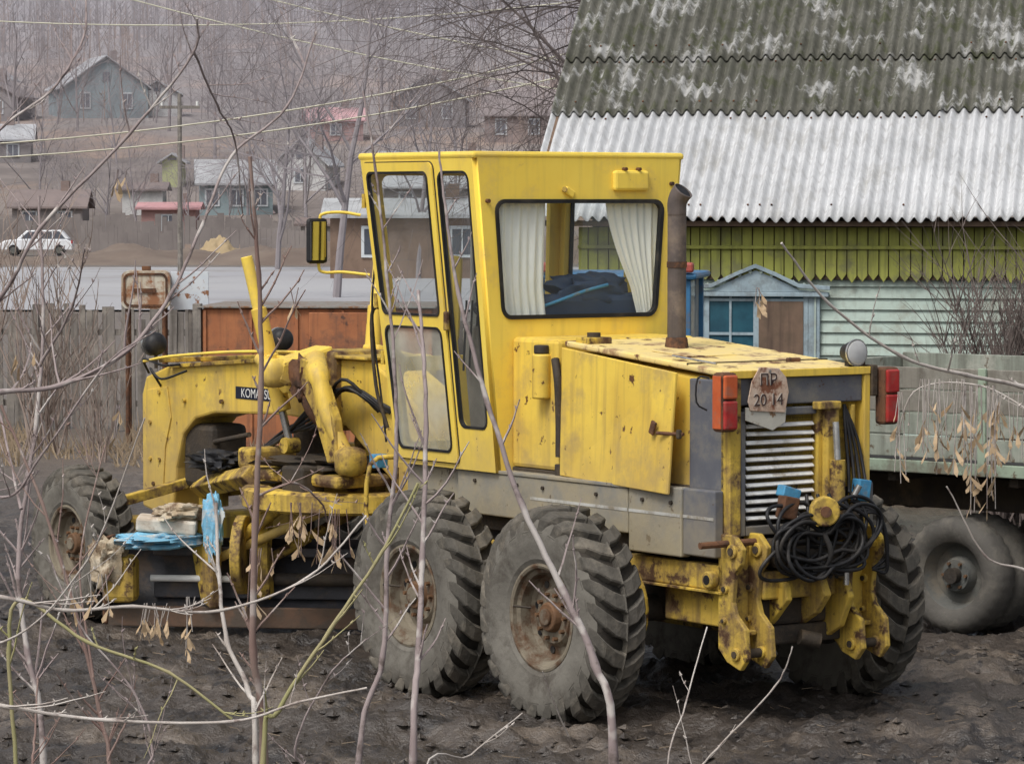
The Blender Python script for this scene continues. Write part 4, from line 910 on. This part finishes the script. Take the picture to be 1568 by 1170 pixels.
for x in (1.9, 6.3):
    simplewheel('wheel_near_%d' % x, x, .2, 1); simplewheel('wheel_far_%d' % x, x, 2.05, -1)
    if x < 3: simplewheel('wheel_near_inner_%d' % x, x, .52, 1); simplewheel('wheel_far_inner_%d' % x, x, 1.73, -1)
    cyl('axle_%d' % x, (x, .2, .44), (x, 2.05, .44), .07, DRK, T)
box2('leaf_spring', (1.2, .66, .52), (2.6, .74, .62), DRK, T)
TC = mat('green_truck_cab', (.13, .22, .15), None, 3, .5, dirt=(.2, .2, .15))
prism('cab', [(5.35, .9), (5.35, 2.4), (5.5, 2.5), (6.3, 2.5), (6.6, 1.75), (7.5, 1.65), (7.7, 1.4), (7.7, .75), (5.35, .75)], .15, 2.1, TC, T, .05, axis='y')
prism('cab_side_window', [(5.5, 1.75), (5.5, 2.35), (6.15, 2.35), (6.4, 1.75)], .135, .148, WINB, T, 0, axis='y')
cyl('fuel_tank', (3.5, .45, .85), (4.2, .45, .85), .25, DRK, T)

# ------------------------------------------------------------------ blue tractor
TR = empty('blue_tractor', (.90, 31.5, 0), math.radians(-8))
TB = mat('tractor_blue_paint', (.05, .18, .34), (.04, .13, .26), 3, .5, dirt=(.14, .13, .12), dlo=.52, dhi=.68)
TRD = mat('tractor_red_paint', (.42, .09, .07), None, 3, .5, dirt=(.2, .1, .08))
box2('cab_lower', (-.7, 0, 1.0), (.7, 1.4, 1.9), TB, TR, .03)
for x in (-.7, .62):
    for y in (0, 1.32): box2('cab_pillar_%d_%d' % (x * 10, y * 10), (x, y, 1.9), (x + .08, y + .08, 2.60), TB, TR)
box2('cab_glass', (-.66, .03, 1.91), (.66, 1.36, 2.58), GLASSD, TR, 0); box2('cab_roof', (-.76, -.06, 2.60), (.76, 1.48, 2.66), TB, TR, .03)
box2('cab_seat', (-.25, .4, 1.8), (.25, .6, 2.3), BLK, TR, .05)
box2('bonnet', (-.32, 1.4, 1.0), (.32, 3.0, 1.65), TB, TR, .05); box2('chassis', (-.25, .1, .6), (.25, 3.0, 1.0), DRK, TR)
for s in (-1, 1):
    cyl('rear_wheel_%d' % s, (s * .65, .5, .72), (s * 1.0, .5, .72), .72, RUB, TR, bevel=.04, n=36); cyl('rear_rim_%d' % s, (s * .7, .5, .72), (s * 1.01, .5, .72), .38, TRD, TR)
    cyl('front_wheel_%d' % s, (s * .6, 2.7, .42), (s * .82, 2.7, .42), .42, RUB, TR, bevel=.03, n=30)
    box('roof_lamp_%d' % s, (s * .62, -.02, 2.71), (.22, .14, .09), TRD, TR, None, .02)

# ------------------------------------------------------------------ trees
BARKD = mat('dark_bark', (.12, .10, .097), (.16, .135, .13), 3, .95)
BARKH = mat('haze_tinted_bark', (.25, .225, .235), (.30, .275, .285), 1, .95)  # bark greyed and paled, distance haze put into its colour
def tree_mesh(name, seed, H_, r0, kids, droop=0.0, wander=.16, first=.25, m=BARKH, spread=(25, 55), ratio=(.5, .78)):
    rg = random.Random(seed); V, F = [], []
    def grow(p, d, L_, r, lv):
        seg = 6 if lv == 0 else 5; pts = [p]; rad = [r]; dc = d.copy()
        for i in range(seg):
            w = wander * (1 if lv else .5)
            dc = (dc + Vector((rg.uniform(-w, w), rg.uniform(-w, w), rg.uniform(-w, w) - droop * (lv > 1)))).normalized()
            pts.append(pts[-1] + dc * (L_ / seg)); rad.append(r * (1 - .72 * (i + 1) / seg))
        sweep(V, F, pts, rad, 7 if lv == 0 else (5 if lv == 1 else 3), cap=False)
        if lv < len(kids):
            for c in range(kids[lv]):
                t = first + (1 - first) * (c + rg.random()) / kids[lv] if lv == 0 else rg.uniform(.2, 1.0)
                i = min(int(t * seg), seg - 1); fr = t * seg - i; q = pts[i].lerp(pts[i + 1], fr); rr = rad[i] * (1 - fr) + rad[i + 1] * fr
                dd = (pts[i + 1] - pts[i]).normalized(); ax = dd.orthogonal().normalized(); ax.rotate(Matrix.Rotation(rg.uniform(0, 6.283), 3, dd))
                nd = dd.copy(); nd.rotate(Matrix.Rotation(math.radians(rg.uniform(*spread)), 3, ax))
                grow(q, nd, L_ * rg.uniform(*ratio) * (1 - .35 * t * (lv == 0)), max(rr * .62, .004), lv + 1)
    grow(Vector((0, 0, -.1)), Vector((0, 0, 1)), H_, r0, 0)
    me = bpy.data.meshes.new(name); me.from_pydata([tuple(v) for v in V], [], F); me.materials.append(m); return me
def put(name, me, loc, rz=0, s=1):
    o = bpy.data.objects.new(name, me); COL.objects.link(o); o.location = loc; o.rotation_euler = (0, 0, rz); o.scale = (s, s, s); return o
tA = tree_mesh('bare_tree_a', 1, 11, .17, (9, 7, 6, 3)); tB = tree_mesh('bare_tree_b', 2, 9, .13, (10, 7, 6, 3), first=.1)
tC = tree_mesh('bare_tree_c', 5, 9.5, .14, (10, 7, 6, 4), droop=.10, m=BARKD, spread=(30, 65), first=.3)
put('bare_tree', tC, (1.7, 51, 0), 1.0, .70); put('bare_tree', tC, (3.4, 53, 0), 2.6, .9)
rg = random.Random(5)
for (px, D_, me, s) in ((515, 120, tA, .9), (425, 170, tB, 1.1), (640, 150, tA, .75), (470, 230, tA, .9), (160, 240, tB, .8), (330, 300, tA, .9), (60, 260, tB, .9), (260, 330, tA, 1), (700, 240, tA, 1), (380, 260, tB, .9), (585, 330, tA, 1.2), (120, 330, tB, 1), (20, 310, tA, 1), (210, 250, tB, .7),
                        (100, 255, tB, .55), (290, 244, tB, .6), (350, 246, tB, .55), (430, 250, tA, .6), (180, 300, tB, .8), (240, 342, tB, .8), (90, 340, tB, .7), (400, 320, tA, .8), (480, 300, tB, .9), (30, 330, tB, .8)):
    x = (px - 784) / 5385 * D_; put('bare_tree', me, (x, D_, hz(x, D_) if D_ > 236 else 0), rg.uniform(0, 6), s)
def shrub_mesh(name, seed, n, H_, r, m, spr=.5, kids=7):
    rg = random.Random(seed); V, F = [], []
    for i in range(n):
        p = Vector((rg.uniform(-.3, .3), rg.uniform(-.3, .3), 0)); d = Vector((rg.uniform(-spr, spr), rg.uniform(-spr, spr), 1)).normalized(); L_ = H_ * rg.uniform(.6, 1.1)
        def st(p, d, L_, r, lv):
            pts = [p]; dc = d
            for k in range(6): dc = (dc + Vector((rg.uniform(-.12, .12), rg.uniform(-.12, .12), .04))).normalized(); pts.append(pts[-1] + dc * L_ / 6)
            sweep(V, F, pts, [r * (1 - .13 * k) for k in range(7)], 4 if lv == 0 else 3, cap=False)
            if lv < 2:
                for k in range(kids if lv == 0 else 3):
                    q = pts[rg.randint(1, 5)]; nd = (dc + Vector((rg.uniform(-.8, .8), rg.uniform(-.8, .8), rg.uniform(-.1, .5)))).normalized(); st(q, nd, L_ * rg.uniform(.25, .5), r * .55, lv + 1)
        st(p, d, L_, r, 0)
    me = bpy.data.meshes.new(name); me.from_pydata([tuple(v) for v in V], [], F); me.materials.append(m); return me
SHB = mat('shrub_twigs', (.24, .185, .16), (.32, .26, .22), 3, .9)
SHB2 = mat('thicket_twigs', (.13, .105, .095), (.19, .155, .14), 3, .9)
sA = shrub_mesh('shrub_a', 3, 15, 2.9, .016, SHB, .4, 6); sB = shrub_mesh('shrub_b', 4, 34, 2.4, .015, SHB2, .30, 9)
for x, y, s, mm in ((-6.2, 46, 1.1, sA), (-5.2, 44.5, .6, sA), (-7.6, 49, 1.2, sA), (5.25, 36.2, 1.05, sB), (5.8, 35.9, 1.1, sB), (5.5, 35.3, 1.0, sB), (6.4, 35.8, 1.1, sB), (4.95, 35.6, .9, sB), (5.0, 36.0, .6, sB)):
    put('bare_shrub', mm, (x, y, 0), rg.uniform(0, 6), s)
V, F = [], []
rg = random.Random(8)
for i in range(9000):
    y = rg.uniform(36, 51); x = rg.uniform(-8.8, -2.2) if rg.random() < .75 else rg.uniform(-2.2, 1.5)
    if noise.noise(Vector((x * .6, y * .35, 1))) < (-.05 if y > 45 else .22): continue
    h = rg.uniform(.08, .38) * (1 if y > 43 else .5); a = rg.uniform(-.2, .2); b0 = len(V)
    V += [(x, y, 0), (x + .02, y, 0), (x + a + .005, y + rg.uniform(-.1, .1), h)]; F.append((b0, b0 + 1, b0 + 2))
mobj('dry_grass', V, F, mat('straw', (.32, .25, .17), (.24, .18, .12), 2, .9))
V, F = [], []
for i in range(3200):
    y = 20 + 16 * rg.random() ** 1.3; x = rg.uniform(-.17, .17) * y; s = rg.uniform(.008, .045); z = gz(x, y)
    b0 = len(V)
    for dx, dy, dz in ((1, 0, 0), (0, 1, 0), (-1, 0, 0), (0, -1, 0), (0, 0, 1), (0, 0, -1)): V.append((x + dx * s * rg.uniform(.6, 1.5), y + dy * s * rg.uniform(.6, 1.5), z + dz * s * rg.uniform(.5, .9)))
    F += [(b0, b0 + 1, b0 + 4), (b0 + 1, b0 + 2, b0 + 4), (b0 + 2, b0 + 3, b0 + 4), (b0 + 3, b0, b0 + 4)]
mobj('mud_clods', V, F, MUD)
V, F = [], []
for i in range(500):
    y = 20.3 + 14 * rg.random() ** 1.2; x = rg.uniform(-.17, .17) * y; z = gz(x, y) + .012; a = rg.uniform(0, 3.14); l = rg.uniform(.015, .06); b0 = len(V)
    V += [(x - l * math.cos(a), y - l * math.sin(a), z), (x + l * math.cos(a), y + l * math.sin(a), z + .01), (x + l * math.cos(a), y + l * math.sin(a), z + .016), (x - l * math.cos(a), y - l * math.sin(a), z + .006)]; F.append((b0, b0 + 1, b0 + 2, b0 + 3))
mobj('twig_litter', V, F, mat('litter', (.24, .19, .14), (.16, .12, .085), 3, .9))

WIRE = mat('wire', (.55, .53, .42), None, 3, .6)
for i, (x0, z0, x1, z1, y) in enumerate(((-14, 4.4, 4, 7.2, 75), (-14, 4.15, 4, 6.7, 75), (-20, 14, 5, 8, 130), (-20, 12.5, 5, 7, 130), (-20, 10, 5, 11, 130), (-20, 16, 5, 10.6, 130))):
    V, F = [], []; pts = [(x0 + (x1 - x0) * k / 16, y, z0 + (z1 - z0) * k / 16 - .6 * (1 - (2 * k / 16 - 1) ** 2)) for k in range(17)]
    sweep(V, F, pts, .017 if y < 100 else .026, 4); mobj('power_line', V, F, WIRE)
UP = empty('utility_pole', (-13.2, 140, 0)); cyl('pole', (0, 0, 0), (0, 0, 7.6), .11, WD, UP, r2=.08); box2('crossarm', (-.8, -.06, 7.0), (.8, .06, 7.12), WD, UP)
for x in (-.7, 0, .7): cyl('insulator_%d' % (x * 10), (x, 0, 7.12), (x, 0, 7.3), .05, WHT, UP)

# ------------------------------------------------------------------ foreground saplings
B1 = mat('sapling_bark_mauve', (.27, .215, .21), (.37, .31, .30), 6, .8, dirt=(.14, .11, .10), dlo=.52, dhi=.66, dscale=15, tint2=(9, .56, .62, (.50, .46, .43)))
B2 = mat('sapling_bark_pale', (.56, .52, .48), (.40, .35, .31), 8, .8, dirt=(.24, .19, .17), dlo=.53, dhi=.63, dscale=12)
B3 = mat('sapling_bark_olive', (.32, .31, .14), (.38, .33, .19), 6, .8)
B4 = mat('sapling_bark_brown', (.22, .14, .12), (.30, .22, .19), 6, .8, tint2=(9, .58, .64, (.42, .36, .33)))
SEED = mat('dry_samara', (.56, .42, .27), (.42, .30, .18), 12, .8)
EYE = 3.29
def sapling(name, D_, strokes, m, seed=0, twig=1.0, seeds=()):
    rg = random.Random(seed); V, F = [], []; k = D_ / 5385.0; SV, SF = [], []
    W = lambda x, y, dy=0: Vector(((x - 784) * k * (1 + dy / D_), D_ + dy, EYE - (y - 310) * k * (1 + dy / D_)))
    for st in strokes:
        pts, r0, r1 = st[0], st[1], st[2]; root = st[3] if len(st) > 3 else False
        dy0, dy1 = rg.uniform(-.2, .2), rg.uniform(-.35, .35)
        P3 = [W(p[0], p[1], dy0 + (dy1 - dy0) * i / (len(pts) - 1)) for i, p in enumerate(pts)]
        if root: P3 = [Vector((P3[0].x + rg.uniform(-.1, .1), P3[0].y, 0)), Vector((P3[0].x, P3[0].y, P3[0].z * .5))] + P3
        sp = smoothpts(P3, 7); n = len(sp); sp = [p + Vector((rg.uniform(-1, 1), rg.uniform(-1, 1), 0)) * .9 * k for p in sp]
        rad = [(r0 + (r1 - r0) * i / (n - 1)) * k * .5 * (1.25 if i % 7 == 0 else 1) for i in range(n)]
        sweep(V, F, sp, rad, 7)
        for q in range(int(n * .38 * twig)):
            i = rg.randint(int(n * (.35 if root else .1)), n - 2); d = (sp[i + 1] - sp[i]).normalized(); sgn = rg.choice((-1, 1))
            dd = (d + Vector((sgn * rg.uniform(.4, 1.1), rg.uniform(-.5, .5), rg.uniform(-.1, .6)))).normalized(); L_ = rg.uniform(25, 150) * k; pp = [sp[i]]
            for z in range(5): dd = (dd + Vector((rg.uniform(-.14, .14), rg.uniform(-.1, .1), rg.uniform(-.05, .16)))).normalized(); pp.append(pp[-1] + dd * L_ / 5)
            r = min(rad[i] * .55, 2.2 * k); sweep(V, F, pp, [r * (1 - .12 * z) for z in range(6)], 4)
            for z in (2, 4): sweep(V, F, [pp[z], pp[z] + Vector((rg.uniform(-1, 1), 0, 1)) * 5 * k], [2.2 * k, .6 * k], 4)
    for (sx, sy, cnt, dx, dy) in seeds:
        for q in range(cnt):
            a = W(sx + rg.uniform(-dx, dx), sy, rg.uniform(-.12, .12)); L_ = rg.uniform(.2, 1) * dy * k
            e = a + Vector((rg.uniform(-8, 8) * k, 0, -L_)); sweep(V, F, [a, e], .8 * k, 3)
            for z in range(rg.randint(1, 3)):
                c = a.lerp(e, rg.uniform(.6, 1)); l = rg.uniform(16, 34) * k; w = l * rg.uniform(.10, .17); an = rg.uniform(-.6, .6); b = rg.uniform(0, 3.1)
                dn = Vector((math.sin(an), 0, -math.cos(an))); sd = Vector((math.cos(b) * math.cos(an), math.sin(b), math.sin(an) * math.cos(b))); o_ = len(SV)
                bl = Vector((rg.uniform(-.15, .15) * l, rg.uniform(-.2, .2) * l, 0))
                SV += [c, c + dn * l * .35 + sd * w * .5, c + dn * l * .8 + sd * w + bl, c + dn * l + bl, c + dn * l * .75 - sd * w + bl, c + dn * l * .3 - sd * w * .4]
                SF += [(o_, o_ + 1, o_ + 5), (o_ + 1, o_ + 2, o_ + 4, o_ + 5), (o_ + 2, o_ + 3, o_ + 4)]
    rt = empty(name, (0, 0, 0)); mobj('stems', V, F, m, rt, smooth=60)
    if SV: mobj('dry_seeds', SV, SF, SEED, rt)
    return rt
sapling('sapling', 8.2, [([(632, 1169), (640, 1000), (646, 860), (652, 660), (648, 540), (640, 445)], 13, 5, True)], B1, 1, .8)
sapling('sapling', 8.8, [([(548, 1169), (585, 1010), (592, 840), (606, 700), (604, 560), (592, 420), (576, 260), (556, 140)], 11, 3, True)], B1, 2, .8)
sapling('sapling', 7.6, [([(940, 1169), (912, 1020), (862, 905), (800, 775), (745, 610), (702, 450), (684, 330), (672, 230)], 16, 3, True)], B1, 3, .45)
sapling('sapling', 8.0, [([(402, 1169), (386, 1000), (390, 800), (399, 600), (396, 420), (384, 240)], 15, 5, True), ([(392, 760), (450, 740), (490, 770), (500, 800)], 4, 2)], B4, 4, 1.0,
        seeds=((455, 770, 8, 25, 90), (505, 780, 9, 25, 90), (400, 840, 6, 22, 90), (450, 440, 2, 8, 40)))
sapling('sapling', 7.8, [([(388, 1169), (378, 1060), (346, 985), (333, 880), (329, 770)], 11, 5, True)], B2, 5, .5, seeds=((292, 915, 4, 14, 80), (236, 925, 6, 20, 60)))
sapling('sapling', 8.5, [([(62, 1169), (38, 1000), (26, 850), (55, 640), (66, 470), (60, 300)], 12, 4, True), ([(30, 780), (0, 640), (-20, 560)], 5, 2), ([(60, 560), (110, 470), (130, 380)], 5, 2)], B1, 6, 1.5)
sapling('sapling', 7.9, [([(-160, 1200), (-150, 900), (-140, 700), (-130, 500), (-120, 300)], 22, 10, True), ([(-138, 620), (0, 600), (90, 590), (190, 540), (262, 450), (310, 345), (355, 240), (440, 165), (486, 50)], 9, 3),
        ([(-130, 560), (0, 455), (62, 350), (200, 205), (296, 85), (304, 30)], 7, 3), ([(298, 80), (335, 165), (360, 215), (372, 330)], 4, 2), ([(-140, 700), (0, 762), (60, 700), (160, 560), (240, 505)], 5, 2),
        ([(-125, 340), (0, 200), (80, 140), (130, 60), (135, 0)], 5, 3)], B1, 7, .9, seeds=((188, 260, 3, 8, 40), (35, 520, 3, 14, 60), (175, 620, 3, 12, 60)))
sapling('sapling', 7.2, [([(-180, 1300), (-170, 1050), (-165, 880)], 22, 12, True), ([(-165, 900), (0, 916), (95, 936), (200, 930), (332, 937), (470, 885), (560, 790)], 7, 3), ([(-170, 1050), (0, 1084), (160, 1106), (352, 1108), (455, 1078), (560, 1056)], 7, 3),
        ([(-168, 960), (0, 985), (130, 860), (220, 640)], 4, 2)], B2, 8, .7, seeds=((240, 930, 5, 20, 50), (130, 880, 6, 30, 70)))
sapling('sapling', 7.5, [([(20, 1250), (10, 1000), (30, 920), (130, 985), (255, 1032), (352, 1104)], 8, 4, True)], B3, 9, .4)
sapling('sapling', 7.7, [([(400, 1180), (425, 1090), (505, 965), (582, 850), (640, 740)], 10, 4, True)], B3, 10, .5)
sapling('sapling', 8.4, [([(165, 1230), (150, 1100), (112, 935), (62, 770), (0, 620)], 9, 4, True), ([(140, 1040), (120, 860), (160, 680)], 4, 2)], B4, 11, .8)
sapling('sapling', 8.1, [([(45, 1240), (48, 1140), (54, 1040)], 6, 3, True), ([(160, 1169), (196, 1095)], 4, 3)], B4, 12, .5)
sapling('sapling', 7.9, [([(1020, 1240), (1052, 1080), (1084, 962)], 4, 2, True), ([(1040, 1215), (1100, 1150), (1190, 1052), (1216, 992)], 4, 2)], B2, 13, .3)
sapling('sapling', 8.0, [([(640, 1230), (720, 1160), (800, 1095)], 4, 2, True), ([(870, 1130), (830, 1030)], 3, 1)], B2, 14, .3)
sapling('sapling', 7.8, [([(1780, 1300), (1760, 1000), (1740, 780), (1730, 560)], 24, 12, True), ([(1732, 640), (1568, 592), (1480, 574), (1380, 545), (1270, 465), (1196, 372)], 8, 3),
        ([(1738, 800), (1640, 900), (1568, 872), (1510, 850), (1452, 745)], 6, 2), ([(1735, 700), (1600, 640), (1500, 590), (1400, 600), (1372, 700)], 3, 2)], B2, 15, .35,
        seeds=((1375, 600, 5, 8, 150), (1445, 580, 22, 35, 150), (1500, 590, 30, 30, 200), (1545, 600, 12, 25, 110), (1162, 440, 3, 8, 40)))
sapling('sapling', 8.3, [([(215, 1260), (230, 1150), (200, 1060), (120, 960), (70, 850)], 6, 2, True), ([(470, 1250), (450, 1150), (500, 1040), (560, 980)], 6, 2, True)], B1, 16, .8)

# ------------------------------------------------------------------ camera, light
cam = bpy.data.cameras.new('camera'); co = bpy.data.objects.new('camera', cam); COL.objects.link(co)
cam.lens = 36 * 5385 / 1568; cam.sensor_width = 36; cam.clip_start = .1; cam.clip_end = 4000
co.location = (0, 0, EYE); co.rotation_euler = (math.radians(90 - 2.92), 0, 0); SC.camera = co
w = bpy.data.worlds.new('World'); SC.world = w; w.use_nodes = True
nt = w.node_tree; bg = nt.nodes['Background']
sky = nt.nodes.new('ShaderNodeTexSky'); sky.sky_type = 'NISHITA'; sky.sun_disc = False
EL, AZ = math.radians(55), math.radians(215)
sky.sun_elevation = EL; sky.sun_rotation = AZ; sky.air_density = 1.0; sky.dust_density = 5.0; sky.ozone_density = 1.0
hs = nt.nodes.new('ShaderNodeHueSaturation'); hs.inputs['Saturation'].default_value = .35
nt.links.new(sky.outputs[0], hs.inputs['Color']); nt.links.new(hs.outputs[0], bg.inputs[0]); bg.inputs[1].default_value = .15
sl_ = bpy.data.lights.new('sun', 'SUN'); sl_.energy = 1.5; sl_.angle = math.radians(18); sl_.color = (1, .97, .92)
so = bpy.data.objects.new('sun', sl_); COL.objects.link(so)
sd = Vector((math.sin(AZ) * math.cos(EL), math.cos(AZ) * math.cos(EL), math.sin(EL)))
so.rotation_euler = sd.to_track_quat('Z', 'Y').to_euler(); so.location = sd * 50
SC.view_settings.view_transform = 'Standard'; SC.view_settings.look = 'None'; SC.view_settings.exposure = 0
